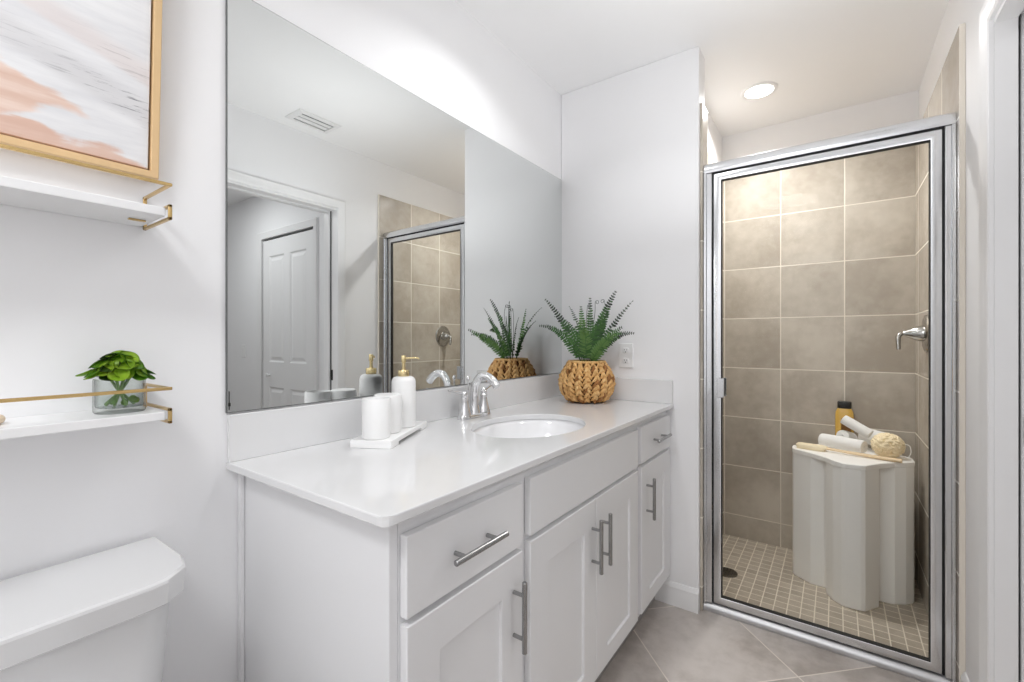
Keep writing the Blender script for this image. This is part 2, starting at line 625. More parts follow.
# ------------------------------------------------------------------ vanity cabinet
YF, YC = -0.560, -0.541      # door faces, face frame
van = thing('vanity_cabinet', 'long white shaker vanity cabinet with bar pulls under the white countertop', 'cabinet', (1.27, -0.28, 0))
b = BM()
t = 0.018
box(b, 0.521, 2.046, YC + 0.018, -0.004, 0.11, 0.126)            # bottom
box(b, 0.521, 2.046, -0.016, -0.004, 0.126, 0.869)               # back
for x in (0.878, 1.641):
    box(b, x, x + 0.018, YC + 0.018, -0.016, 0.126, 0.869)
box(b, 2.030, 2.046, YC + 0.018, -0.016, 0.126, 0.869)
# face frame
for x0, x1 in ((0.521, 0.540), (0.865, 0.925), (1.625, 1.690), (2.015, 2.046)):
    box(b, x0, x1, YC, YC + 0.018, 0.11, 0.8705)
for x0, x1 in ((0.540, 0.865), (0.925, 1.625), (1.690, 2.015)):
    box(b, x0, x1, YC, YC + 0.018, 0.11, 0.150)
    box(b, x0, x1, YC, YC + 0.018, 0.672, 0.712)
    box(b, x0, x1, YC, YC + 0.018, 0.830, 0.8705)
obj('carcass', b, m_cab, van)
b = BM(); box(b, 0.502, 0.5205, YC + 0.0002, -0.003, 0.0, 0.8705, 0.001, 1)
obj('end_panel', b, m_cab, van)
b = BM(); box(b, 0.491, 0.5018, -0.019, -0.001, 0.0, 0.8705, 0.003, 2)
obj('scribe_strip', b, m_cab, van)
b = BM(); box(b, 0.517, 2.046, -0.492, -0.480, 0.0, 0.11)
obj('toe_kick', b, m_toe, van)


def bar_pull(parent, c, vert, ln=0.160, sp=0.098):
    cx, cz = c
    b = BM()
    yb = YF - 0.030
    ax = Vector((0, 0, 1)) if vert else Vector((1, 0, 0))
    C = Vector((cx, yb, cz))
    r = 0.006
    lathe(b, [(r - 0.0012, 0), (r, 0.0012), (r, ln - 0.0012), (r - 0.0012, ln)], C - ax * ln / 2, ax, 20)
    for s in (-1, 1):
        p = C + ax * s * sp / 2
        lathe(b, [(0.0045, 0), (0.0045, 0.030)], p, (0, 1, 0), 14, cap0=False)
    obj('handle', b, m_nickel, parent, smooth=True)['label'] = 'brushed nickel bar handle'


def slab_front(name, x0, x1, z0, z1):
    b = BM(); box(b, x0, x1, YF, YC - 0.001, z0, z1, 0.0022, 2)
    return obj(name, b, m_cab, van)


def shaker_door(x0, x1, z0, z1, rail=0.079):
    b = BM()
    e = 0.0022
    fmp = lambda u, v, d: Vector((u, YF + d, v))
    us = [x0 + e, x0 + rail, x1 - rail, x1 - e]
    vs = [z0 + e, z0 + rail * 0.72, z1 - rail, z1 - e]
    panel_front(b, us, vs, {(1, 1)}, fmp, 0, steps=[(0, 0), (0.0012, 0.0006), (0.0035, 0.0075)])
    # rounded outer edge and sides
    rings = []
    for d, ins in ((0, e), (0.0007, 0.0008), (0.0022, 0), (0.018, 0)):
        rings.append([fmp(x0 + ins, z0 + ins, d), fmp(x1 - ins, z0 + ins, d), fmp(x1 - ins, z1 - ins, d), fmp(x0 + ins, z1 - ins, d)])
    loft(b, rings, False, True)
    bmesh.ops.remove_doubles(b, verts=b.verts, dist=1e-5)
    return obj('door', b, m_cab, van)


dr = slab_front('drawer', 0.524, 0.878, 0.694, 0.838); bar_pull(dr, (0.694, 0.764), False)
slab_front('false_drawer_front', 0.910, 1.638, 0.702, 0.841)
dr = slab_front('drawer', 1.672, 2.035, 0.704, 0.844); bar_pull(dr, (1.865, 0.773), False)
dd = shaker_door(0.525, 0.876, 0.131, 0.681); bar_pull(dd, (0.840, 0.551), True)
dd = shaker_door(0.910, 1.277, 0.131, 0.688); bar_pull(dd, (1.248, 0.557), True)
dd = shaker_door(1.280, 1.638, 0.131, 0.688); bar_pull(dd, (1.315, 0.557), True)
dd = shaker_door(1.678, 2.033, 0.133, 0.690); bar_pull(dd, (1.731, 0.561), True)

# ------------------------------------------------------------------ countertop with sink cut-out
ct = thing('countertop', 'white quartz vanity countertop with low backsplash under the mirror', 'countertop', (1.27, -0.29, 0.872))
SX, SY, SA, SB = 1.272, -0.320, 0.226, 0.172
def counter_outline(n=96):
    x0, x1, y0, y1, r = 0.468, 2.0485, -0.572, -0.001, 0.022
    out = []
    for i in range(n):
        a = 2 * PI * i / n
        dx, dy = math.cos(a), math.sin(a)
        # ray from sink centre to rectangle
        ts = []
        if dx > 1e-9: ts.append((x1 - SX) / dx)
        if dx < -1e-9: ts.append((x0 - SX) / dx)
        if dy > 1e-9: ts.append((y1 - SY) / dy)
        if dy < -1e-9: ts.append((y0 - SY) / dy)
        q = min(ts)
        out.append([SX + dx * q, SY + dy * q])
    # exact corners: replace the nearest sample
    def near(x, y):
        return min(range(n), key=lambda k: (out[k][0] - x) ** 2 + (out[k][1] - y) ** 2)
    for (x, y) in ((x1, y0), (x1, y1), (x0, y1)):
        out[near(x, y)] = [x, y]
    i = near(x0, y0)
    k = 0.293 * r
    out[i] = [x0 + k, y0 + k]
    ins = []
    res = []
    for j, p in enumerate(out):
        if j == i:
            for q in range(7):
                a = PI + (PI / 2) * q / 6
                res.append((x0 + r + r * math.cos(a), y0 + r + r * math.sin(a), j))
        else:
            if abs(p[0] - x0) < 1e-6 and p[1] < y0 + r: p[1] = y0 + r + 0.001
            if abs(p[1] - y0) < 1e-6 and p[0] < x0 + r: p[0] = x0 + r + 0.001
            res.append((p[0], p[1], j))
    return res
CO = counter_outline()
def sink_pt(j, k, z, n=96):
    a = 2 * PI * j / n
    # follow the outline's direction so quads stay tidy
    return Vector((SX + SA * k * math.cos(a), SY + SB * k * math.sin(a), z))
b = BM()
Z1, Z0 = 0.890, 0.872
def off(p, d):
    v = Vector((p[0] - SX, p[1] - SY))
    return p
rings = []
outer = [Vector((x, y, 0)) for x, y, j in CO]
def inset(d):
    x0, x1, y0, y1 = 0.468, 2.0485, -0.572, -0.001
    return [Vector((min(max(p.x, x0 + d), x1), max(p.y, y0 + d), 0)) for p in outer]
def at(ring, z):
    return [Vector((p.x, p.y, z)) for p in ring]
inner = lambda k, z: [sink_pt(j, k, z) for _, _, j in CO]
loft(b, [inner(1.0, Z0), inner(1.0, Z1 - 0.003), inner(1.006, Z1 - 0.0008), inner(1.014, Z1), at(inset(0.0025), Z1), at(inset(0.0007), Z1 - 0.0008), at(outer, Z1 - 0.0028),
         at(outer, Z0 + 0.002), at(inset(0.002), Z0), inner(1.0, Z0)], False, False)
bmesh.ops.remove_doubles(b, verts=b.verts, dist=1e-6)
obj('slab', b, m_quartz, ct)
b = BM(); box(b, 0.469, 2.0475, -0.014, -0.0015, 0.8902, 1.0005, 0.0018, 2)
obj('backsplash', b, m_quartz, ct)
b = BM(); box(b, 2.0345, 2.0488, -0.570, -0.0145, 0.8902, 0.9945, 0.0018, 2)
obj('sidesplash', b, m_quartz, ct)

# sink basin
sk = thing('sink', 'white oval undermount basin set in the vanity countertop', 'sink', (SX, SY, 0.70))
b = BM()
prof = [(1.10, 0.8715), (1.035, 0.8715), (1.012, 0.867), (0.99, 0.853), (0.95, 0.825), (0.88, 0.790), (0.76, 0.758), (0.58, 0.736), (0.36, 0.725), (0.12, 0.721)]
rings = [[Vector((SX + SA * k * math.cos(2 * PI * i / 64), SY + SB * k * math.sin(2 * PI * i / 64), z)) for i in range(64)] for k, z in prof]
outp = [(0.12, 0.711), (0.38, 0.714), (0.62, 0.724), (0.82, 0.748), (0.95, 0.784), (1.03, 0.825), (1.06, 0.857), (1.10, 0.861)]
rings += [[Vector((SX + SA * k * math.cos(2 * PI * i / 64), SY + SB * k * math.sin(2 * PI * i / 64), z)) for i in range(64)] for k, z in outp]
rings.append(rings[0])
loft(b, rings, False, False)
bmesh.ops.remove_doubles(b, verts=b.verts, dist=1e-6)
obj('basin', b, m_porc, sk, smooth=True, auto=50)
b = BM(); lathe(b, [(0.020, 0.719), (0.031, 0.7215), (0.031, 0.7235), (0.026, 0.7245), (0.021, 0.722), (0.019, 0.722), (0.017, 0.7255), (0.004, 0.7265)], (SX, SY, 0), None, 32)
obj('drain', b, m_chrome, sk, smooth=True)

# ------------------------------------------------------------------ faucet
FX, FY, FZ = 1.275, -0.072, 0.8902
fa = thing('faucet', 'chrome two handle bathroom faucet behind the oval basin', 'faucet', (FX, FY, FZ))
b = BM()
rings = []
for z, k in ((0, 1.0), (0.008, 1.0), (0.013, 0.97), (0.016, 0.88)):
    rings.append(se_ring(FX, FY, FZ + z, 0.082 * k, 0.026 * (k if k == 1 else k - 0.02), 3.2, 48))
loft(b, rings)
obj('base_plate', b, m_chrome, fa, smooth=True)
for s in (-1, 1):
    b = BM()
    hx = FX + s * 0.054
    lathe(b, [(0.0245, 0.010), (0.0235, 0.018), (0.019, 0.034), (0.0145, 0.054), (0.0125, 0.068), (0.0135, 0.074), (0.0135, 0.078), (0.010, 0.082)], (hx, FY, FZ), None, 28)
    h = obj('handle', b, m_chrome, fa, smooth=True)
    b = BM()
    lathe(b, [(0.010, 0.082), (0.0115, 0.088), (0.0105, 0.096), (0.006, 0.101)], (hx, FY, FZ), None, 24)
    if s < 0:
        path = [(hx, FY, FZ + 0.091), (hx - 0.02, FY + 0.004, FZ + 0.096), (hx - 0.045, FY + 0.008, FZ + 0.102), (hx - 0.072, FY + 0.012, FZ + 0.107)]
    else:
        path = [(hx, FY, FZ + 0.091), (hx + 0.02, FY + 0.004, FZ + 0.097), (hx + 0.045, FY + 0.008, FZ + 0.104), (hx + 0.070, FY + 0.012, FZ + 0.109)]
    p = catmull(path, 6)
    tube(b, p, 0.005, 12, r_list=[0.0065 - 0.003 * i / (len(p) - 1) for i in range(len(p))])
    obj('lever', b, m_chrome, h, smooth=True)
b = BM()
lathe(b, [(0.023, 0.010), (0.0215, 0.020), (0.0175, 0.036), (0.0155, 0.052)], (FX, FY, FZ), None, 28)
p = catmull([(FX, FY, FZ + 0.045), (FX, FY + 0.001, FZ + 0.085), (FX, FY - 0.006, FZ + 0.120), (FX, FY - 0.028, FZ + 0.148), (FX, FY - 0.058, FZ + 0.153), (FX, FY - 0.086, FZ + 0.139), (FX, FY - 0.106, FZ + 0.118)], 7)
nn = len(p)
tube(b, p, 0.013, 22, r_list=[0.0150 - 0.002 * min(1, i / nn * 2) + 0.001 * max(0, i / nn - .6) for i in range(nn)], sx=1.15)
obj('spout', b, m_chrome, fa, smooth=True)
b = BM()
tube(b, [(FX, FY + 0.030, FZ), (FX, FY + 0.030, FZ + 0.132)], 0.0028, 10)
lathe(b, [(0.003, 0.130), (0.0065, 0.137), (0.007, 0.144), (0.004, 0.150)], (FX, FY + 0.030, FZ), None, 16)
obj('lift_rod', b, m_chrome, fa, smooth=True)

# ------------------------------------------------------------------ mirror
mi = thing('wall_mirror', 'large frameless mirror on the wall above the vanity backsplash', 'mirror', (1.26, 0, 1.004))
b = BM(); box(b, 0.4665, 2.0470, -0.006, -0.0008, 1.0045, 2.0000)
obj('mirror_edge', b, m_mback, mi)
b = BM()
b.faces.new([b.verts.new(p) for p in ((0.4685, -0.0066, 1.0062), (2.0468, -0.0066, 1.0062), (2.0468, -0.0066, 1.9990), (0.4685, -0.0066, 1.9985))])
obj('silvered_glass', b, m_mirror, mi)
b = BM(); box(b, 0.4710, 0.4728, -0.0078, -0.0064, 1.012, 1.055); box(b, 0.4700, 0.4750, -0.0078, -0.0064, 1.020, 1.028, 0.0005, 1)
obj('edge_blemish', b, m_slot, mi)['label'] = 'small black spots at the lower corner'

# ------------------------------------------------------------------ outlet on the end wall
ou = thing('wall_outlet', 'white duplex outlet on the end wall beside the fern', 'outlet', (2.05, -0.352, 1.10))
b = BM(); box(b, 2.0435, 2.0495, -0.387, -0.317, 1.043, 1.158, 0.003, 2)
obj('cover_plate', b, m_plast, ou)
for dz in (-0.0245, 0.0245):
    b = BM()
    loft(b, [[Vector((2.0436 - d, -0.352 + 0.0168 * k * math.copysign(abs(math.cos(a)) ** .6, math.cos(a)), 1.1005 + dz + 0.0145 * k * math.copysign(abs(math.sin(a)) ** .6, math.sin(a)))) for a in [2 * PI * i / 28 for i in range(28)]] for d, k in ((-0.002, 1), (0.0008, 1), (0.0012, 0.96))])
    r = obj('receptacle', b, m_plast, ou, smooth=True)
    b = BM()
    for dy, hh in ((-0.0062, 0.008), (0.0062, 0.0065)):
        box(b, 2.0419, 2.0426, -0.352 + dy - 0.0011, -0.352 + dy + 0.0011, 1.1005 + dz + 0.001 - hh / 2 + 0.002, 1.1005 + dz + 0.001 + hh / 2 + 0.002)
    lathe(b, [(0.0026, 0), (0.0026, 0.0006)], (2.0424, -0.352, 1.1005 + dz - 0.0075), (-1, 0, 0), 14)
    obj('slots', b, m_slot, r)
b = BM(); lathe(b, [(0.0028, 0), (0.0028, 0.001), (0.0015, 0.0016)], (2.0438, -0.352, 1.1005), (-1, 0, 0), 14)
obj('screw', b, m_plast, ou, smooth=True)

# ------------------------------------------------------------------ tray, cups, soap dispenser
TE, TN = Vector((0.880, 0.475, 0)), Vector((0.475, -0.880, 0))
TCN = Vector((0.8765, -0.0958, 0))
def tp(a, bb, z): return TCN + TE * a + TN * bb + Vector((0, 0, z))
TZ0 = 0.8903
b = BM()
t = bmesh.new()
HL, HW = 0.148, 0.057
# tray: shallow slab with raised rim and two end feet (gap below the middle)
box(t, -HL, HL, -HW, HW, 0.009, 0.021, 0.0015, 2)
box(t, -HL, -HL + 0.052, -HW, HW, 0.0, 0.0105, 0.001, 1)
box(t, HL - 0.052, HL, -HW, HW, 0.0, 0.0105, 0.001, 1)
mt = Matrix(((TE.x, TN.x, 0, TCN.x), (TE.y, TN.y, 0, TCN.y), (0, 0, 1, TZ0), (0, 0, 0, 1)))
append(b, t, mt)
tr = obj('vanity_tray', b, m_cer, None, base=(TCN.x, TCN.y, TZ0))
tag(tr, 'white rectangular tray on the countertop holding cups and a soap bottle', 'tray')
CZ = TZ0 + 0.0212
def cup(a, bb, r, h, name, label, cat, closed):
    c = tp(a, bb, CZ)
    b = BM()
    if closed:
        prof = [(r - 0.004, 0), (r - 0.001, 0.002), (r, 0.006), (r, h - 0.006), (r - 0.001, h - 0.002), (r - 0.004, h), (r - 0.012, h - 0.0005)]
        lathe(b, prof, c, None, 48)
        for k in range(4):
            pass
    else:
        prof = [(r - 0.004, 0), (r - 0.001, 0.002), (r, 0.006), (r, h - 0.002), (r - 0.0012, h), (r - 0.003, h), (r - 0.0042, h - 0.003), (r - 0.005, 0.012), (r - 0.009, 0.008)]
        lathe(b, prof, c, None, 48)
    o = obj(name, b, m_cer, None, smooth=True, base=c)
    tag(o, label, cat)
    return o


cup(-0.110, -0.001, 0.0375, 0.106, 'tumbler', 'open white ceramic cup at the front end of the vanity tray', 'cup', False)
cup(-0.036, 0.000, 0.0392, 0.108, 'canister', 'white ceramic canister between the open cup and the soap dispenser', 'canister', True)
c = tp(0.050, 0.015, CZ)
sd = thing('soap_dispenser', 'tall white soap dispenser with gold pump on the vanity tray', 'soap dispenser', c)
b = BM(); R = 0.0362
lathe(b, [(R - 0.004, 0), (R - 0.001, 0.002), (R, 0.006), (R, 0.136), (R - 0.002, 0.144), (R - 0.007, 0.150), (R - 0.014, 0.1525), (0.012, 0.153)], c, None, 48)
obj('bottle', b, m_cer, sd, smooth=True)
b = BM(); lathe(b, [(0.0165, 0.1525), (0.017, 0.154), (0.017, 0.170), (0.016, 0.1715), (0.0075, 0.172), (0.007, 0.175), (0.0055, 0.1755)], c, None, 32)
obj('collar', b, m_gold, sd, smooth=True)
b = BM(); lathe(b, [(0.0052, 0.174), (0.0052, 0.194), (0.0068, 0.195), (0.0072, 0.197), (0.0072, 0.214), (0.006, 0.216)], c, None, 24)
pm = obj('pump', b, m_gold, sd, smooth=True)
b = BM()
nd = Vector((0.76, -0.65, 0)).normalized()
tube(b, [c + Vector((0, 0, 0.207)), c + nd * 0.030 + Vector((0, 0, 0.2085)), c + nd * 0.044 + Vector((0, 0, 0.2075)), c + nd * 0.0465 + Vector((0, 0, 0.2035))], 0.003, 12, r_list=[0.0036, 0.0030, 0.0026, 0.0022])
obj('nozzle', b, m_gold, pm, smooth=True)

# ------------------------------------------------------------------ potted fern
m_basket = None
def basket_mat():
    m, nt, bb = new_mat('water_hyacinth')
    tc = N(nt, 'ShaderNodeTexCoord').outputs['Object']
    f = noise_tex(nt, tc, 38, 4, 0.6)
    g = noise_tex(nt, tc, 130, 3, 0.6)
    cr = N(nt, 'ShaderNodeValToRGB')
    cr.color_ramp.elements[0].position = 0.30
    cr.color_ramp.elements[0].color = (0.36, 0.15, 0.04, 1)
    cr.color_ramp.elements[1].position = 0.66
    cr.color_ramp.elements[1].color = (0.83, 0.55, 0.25, 1)
    e = cr.color_ramp.elements.new(0.46)
    e.color = (0.68, 0.39, 0.14, 1)
    L(nt, M(nt, 'ADD', M(nt, 'MULTIPLY', f, 0.7), M(nt, 'MULTIPLY', g, 0.3)), cr.inputs[0])
    L(nt, cr.outputs[0], bb.inputs['Base Color'])
    bb.inputs['Roughness'].default_value = 0.6
    bump(nt, bb, g, 0.5, 0.002)
    return m
m_basket = basket_mat()
m_soil = plain('dark_moss', (0.035, 0.028, 0.018), 0.9, var=0.4, scale=60, bmp=1.0, bscale=80)
m_fern = plain('fern_green', (0.058, 0.150, 0.034), 0.45, var=0.35, scale=30, spec=0.4)
m_fernl = plain('fern_light_green', (0.125, 0.25, 0.065), 0.45, var=0.3, scale=30, spec=0.4)
m_ferntip = plain('fern_dark_tip', (0.030, 0.038, 0.030), 0.6, var=0.3, scale=40)
m_fernm = plain('fern_mid_green', (0.035, 0.095, 0.026), 0.5, var=0.3, scale=30)
BX, BY, BZ = 1.897, -0.221, 0.8903
pf = thing('potted_fern', 'green fern in a round woven basket in the counter corner by the mirror', 'potted plant', (BX, BY, BZ))
b = BM()
def brad(t):
    # t 0..1 from base to rim
    prof = [(0, 0.078), (0.08, 0.094), (0.25, 0.113), (0.45, 0.1205), (0.62, 0.117), (0.80, 0.104), (0.93, 0.088), (1.0, 0.082)]
    for (a, r0), (c_, r1) in zip(prof, prof[1:]):
        if t <= c_:
            k = (t - a) / (c_ - a); k = k * k * (3 - 2 * k) * 0.5 + k * 0.5
            return r0 + (r1 - r0) * k
    return prof[-1][1]
H = 0.184
inner_n = 60
loft(b, [[Vector((BX + (brad(i / 23) - 0.009) * math.cos(2 * PI * j / inner_n), BY + (brad(i / 23) - 0.009) * math.sin(2 * PI * j / inner_n), BZ + 0.004 + (H - 0.008) * i / 23)) for j in range(inner_n)] for i in range(24)], True, False, midx=1)  # inner shell coloured dark brown as shade in the weave's holes
# chunky plaited strands: NC columns of interlocked V shaped lobes
NC, NR = 19, 8
for cidx in range(NC):
    for ridx in range(NR):
        for side in (-1, 1):
            th0 = 2 * PI * (cidx + 0.5 + 0.02 * random.uniform(-1, 1)) / NC
            dth = 2 * PI / NC * 0.50
            jz = random.uniform(-0.05, 0.05)
            pts = []
            for q in range(5):
                f = q / 4
                th = th0 + side * dth * (0.02 + 0.86 * math.sin(f * PI * 0.62))
                tt = (ridx - 0.45 + 1.42 * f + jz + (0.0 if side < 0 else 0.40) + 0.35 * (cidx % 2)) / NR
                tt = min(0.995, max(0.0, tt))
                bulge = 0.0075 * math.sin(f * PI) + random.uniform(-0.0010, 0.0016)
                r = brad(tt) - 0.004 + bulge
                pts.append((BX + r * math.cos(th), BY + r * math.sin(th), BZ + 0.006 + (H - 0.012) * tt))
            rr = 0.0072 * (0.78 + 0.35 * brad(min(1, (ridx + .5) / NR)) / 0.12) * random.uniform(0.82, 1.1)
            q_ = random.random()
            tone = 0 if q_ < 0.52 else (2 if q_ < 0.84 else 3)
            tube(b, pts, rr, 7, midx=tone, r_list=[rr * 0.45, rr * 0.90, rr * 1.08, rr * 0.90, rr * 0.42])
# rim braid
for k in range(40):
    a0, a1 = 2 * PI * k / 40, 2 * PI * (k + 1.6) / 40
    pts = [(BX + (0.078 + 0.006 * math.sin(f * PI)) * math.cos(a0 + (a1 - a0) * f), BY + (0.078 + 0.006 * math.sin(f * PI)) * math.sin(a0 + (a1 - a0) * f), BZ + H - 0.006 + 0.007 * math.sin(f * PI)) for f in (0, .33, .66, 1)]
    tube(b, pts, 0.005, 6, r_list=[0.003, 0.0055, 0.0055, 0.003])
obj('woven_basket', b, None, pf, smooth=True, auto=60, mats=[m_basket, plain('weave_shade', (0.13, 0.055, 0.018), 0.8, var=0.3, scale=60), plain('hyacinth_mid', (0.66, 0.38, 0.14), 0.65, var=0.25, scale=50), plain('hyacinth_brown', (0.30, 0.13, 0.035), 0.7, var=0.3, scale=50)])
b = BM()
lathe(b, [(0.076, H - 0.030), (0.074, H - 0.020), (0.05, H - 0.014), (0.02, H - 0.010)], (BX, BY, BZ), None, 28)
for v in b.verts: v.co.z += 0.004 * noise.noise(v.co * 60)
obj('soil', b, m_soil, pf, smooth=True)


def frond(tip, bow, width, npairs=24, dark_from=0.80, base_jit=0.022, mid=0.5, name='frond', sparse=0.0, face=None, light=False):
    tip = Vector(tip)
    d = Vector((tip.x - BX, tip.y - BY, 0))
    dn = d.normalized() if d.length > 0.01 else Vector((0, 1, 0))
    base = Vector((BX, BY, BZ + H - 0.018)) + dn * base_jit
    ctrl = base.lerp(tip, mid) + Vector(bow)
    n = 30
    P = bez(base, ctrl, tip, n)
    npairs = int(npairs * 0.86)
    b = BM()
    tube(b, P, 0.0016, 6, r_list=[0.0019 - 0.0012 * i / (n - 1) for i in range(n)], midx=1)
    view = Vector((-0.82, -0.45, 0.30)) if face is None else Vector(face)
    length = sum((P[i + 1] - P[i]).length for i in range(n - 1))
    for k in range(npairs):
        t = 0.10 + 0.90 * (k + 0.5) / npairs
        x = t * (n - 1)
        i = min(n - 2, int(x))
        p = P[i].lerp(P[i + 1], x - i)
        tg = (P[i + 1] - P[i]).normalized()
        # leaf plane: blend of up and outward so that each frond has a broad face
        nrm = (view - tg * view.dot(tg)).normalized()
        sd_ = tg.cross(nrm).normalized()
        prof = min(1.0, 0.35 + t * 3.2) * (1 - max(0, (t - 0.25) / 0.75) ** 1.1 * 0.80)
        for s in (-1, 1):
            if sparse and random.random() < sparse * t:
                continue
            ln = width * 0.86 * prof * random.uniform(0.86, 1.10)
            dirv = (sd_ * s + tg * random.uniform(0.22, 0.42) - nrm * random.uniform(-0.05, 0.28)).normalized()
            wv = (tg - dirv * tg.dot(dirv)).normalized()
            hw = max(0.0017, min(length / npairs * 0.43, ln * 0.32))
            root = p
            fold = nrm * hw * 0.35
            q = [root - wv * hw * 0.55, root + dirv * ln * 0.40 - wv * hw - fold, root + dirv * ln * 0.80 - wv * hw * 0.62 - fold * 1.1 - nrm * ln * 0.04,
                 root + dirv * ln - nrm * ln * 0.10,
                 root + dirv * ln * 0.80 + wv * hw * 0.55 - fold - nrm * ln * 0.04, root + dirv * ln * 0.40 + wv * hw - fold, root + wv * hw * 0.55]
            mv = [root, root + dirv * ln * 0.40, root + dirv * ln * 0.80 - nrm * ln * 0.03]
            vq = [b.verts.new(x_) for x_ in q]
            vm = [b.verts.new(x_) for x_ in mv]
            if t > dark_from + random.uniform(-0.06, 0.06): mi_ = 2
            elif t > dark_from - 0.2 and random.random() < 0.5: mi_ = 1
            else: mi_ = 0 if random.random() < 0.75 else 1
            for fc in ((vq[0], vm[0], vm[1], vq[1]), (vq[1], vm[1], vm[2], vq[2]), (vq[2], vm[2], vq[3]), (vm[0], vq[6], vq[5], vm[1]), (vm[1], vq[5], vq[4], vm[2]), (vm[2], vq[4], vq[3])):
                b.faces.new(fc).material_index = mi_
    return obj(name, b, None, pf, mats=[m_fernl if light else m_fern, m_fern if light else m_fernm, m_ferntip], recalc=False)


frond((1.72, -0.104, 1.357), (0.00, -0.02, 0.05), 0.032, 28, 0.58)
frond((1.665, -0.108, 1.236), (0.01, -0.01, 0.095), 0.032, 28, 0.72)
frond((1.98, -0.085, 1.342), (-0.02, -0.03, 0.06), 0.024, 24, 0.62, sparse=0.25)
frond((1.95, -0.165, 1.337), (0, 0, 0.02), 0.038, 24, 0.95, light=True)
frond((1.90, -0.237, 1.370), (0.0, 0.0, 0.0), 0.036, 28, 0.82)
frond((1.90, -0.364, 1.392), (0.01, 0.035, 0.03), 0.044, 30, 0.80)
frond((1.93, -0.432, 1.350), (-0.01, 0.03, 0.01), 0.028, 28, 0.55, sparse=0.15)
frond((1.80, -0.432, 1.229), (0.0, 0.01, 0.035), 0.040, 24, 0.92, light=True)
frond((1.86, -0.463, 1.203), (0.0, 0.02, 0.085), 0.036, 26, 0.74)
frond((1.80, -0.105, 1.284), (0.01, -0.02, 0.06), 0.020, 24, 0.40, sparse=0.3)
frond((1.775, -0.265, 1.225), (0.02, 0.0, 0.075), 0.044, 24, 1.1, light=True)
frond((1.84, -0.330, 1.285), (0.0, 0.02, 0.03), 0.044, 26, 1.1)
frond((1.83, -0.365, 1.175), (0.0, 0.0, 0.06), 0.036, 18, 1.1, light=True)
frond((1.96, -0.300, 1.300), (0.0, 0.0, 0.04), 0.040, 22, 0.95, face=(0.5, 0.6, 0.4))
frond((1.97, -0.150, 1.240), (0.0, 0.0, 0.05), 0.036, 20, 0.95, face=(0.5, 0.8, 0.4))
frond((1.93, -0.090, 1.270), (0.0, -0.02, 0.05), 0.036, 20, 0.9, face=(0.3, 0.9, 0.4))
for (x, y, z, s) in ((1.93, -0.245, 1.368, 1), (1.94, -0.295, 1.372, -1), (1.91, -0.215, 1.350, 1)):
    b = BM()
    p = [Vector((BX + 0.01, BY, BZ + H - 0.02)), Vector((x, y, z - 0.09)), Vector((x, y - s * 0.004, z - 0.02))]
    p = catmull(p, 8)
    for k in range(1, 22):
        a = k / 21 * 2.3 * PI
        rr = 0.010 * (1 - 0.55 * k / 21)
        p.append(Vector((x, y + s * (-0.004 - 0.010 + rr * math.cos(a)) , z - 0.02 + rr * math.sin(a) + 0.0)))
    tube(b, p, 0.0011, 6)
    obj('fiddlehead', b, m_ferntip, pf, smooth=True)

# ------------------------------------------------------------------ wall shelves with brass rails
def wall_shelf(ztop, label):
    x0, x1, dep, th = -0.095, 0.309, 0.140, 0.016
    s = thing('wall_shelf', label, 'shelf', (0.11, 0, ztop - th), 'brass railed wall shelves')
    b = BM(); box(b, x0, x1, -dep, -0.001, ztop - th, ztop, 0.0015, 2)
    obj('shelf_board', b, m_shelf, s)
    zr = ztop + 0.043
    for xx in (x0 - 0.005, x1 + 0.005):
        b = BM()
        yb, yf = -0.006, -dep - 0.0045
        k = 0.0032
        def bar(p, q, wx=0.0030, wy=0.0028):
            xa, xb = xx - wx, xx + wx
            box(b, xa, xb, min(p[0], q[0]) - wy, max(p[0], q[0]) + wy, min(p[1], q[1]) - wy, max(p[1], q[1]) + wy, 0.001, 1)
        bar((yb, zr), (yf, zr))
        bar((yb, zr), (yb, ztop - th - 0.0035))
        bar((yb, ztop + 0.0035), (yf, ztop + 0.0035))
        bar((yf, ztop + 0.0035), (yf, ztop - th - 0.0035))
        bar((yf, ztop - th - 0.0035), (yb, ztop - th - 0.0035))
        obj('bracket', b, m_brass, s)
    b = BM(); box(b, x0 - 0.008, x1 + 0.008, -dep - 0.0078, -dep - 0.0013, zr - 0.0029, zr + 0.0029, 0.001, 1)
    obj('rail', b, m_brass, s)
    for xx in (x0 + 0.012, x1 - 0.038):
        b = BM()
        box(b, xx, xx + 0.026, -0.075, -0.066, ztop - th - 0.0032, ztop - th - 0.0003, 0.0008, 1)
        obj('fixing_tab', b, m_brass, s)
    return s
wall_shelf(1.4225, 'white floating shelf with brass rail right under the framed painting')
wall_shelf(1.0415, 'white floating shelf with brass rail holding the glass vase above the toilet')

# vase with leaves
VX, VY, VZ = 0.258, -0.074, 1.0417
va = thing('glass_vase', 'small clear glass vase on the lower shelf above the toilet', 'vase', (VX, VY, VZ))
b = BM(); VR, VH = 0.0365, 0.062
def vr(k, z, p=2.6): return se_ring(VX, VY, VZ + z, VR * k, VR * k * 0.92, p, 48, 0.15)
loft(b, [vr(0.94, 0), vr(1.0, 0.003), vr(1.0, VH - 0.001), vr(0.985, VH), vr(0.95, VH), vr(0.935, VH - 0.001), vr(0.935, 0.013), vr(0.89, 0.010)])
obj('glass_body', b, m_vase, va, smooth=True)
b = BM(); loft(b, [vr(0.89, 0.0108), vr(0.925, 0.0135), vr(0.925, 0.036)])
obj('water', b, m_water, va, smooth=True)


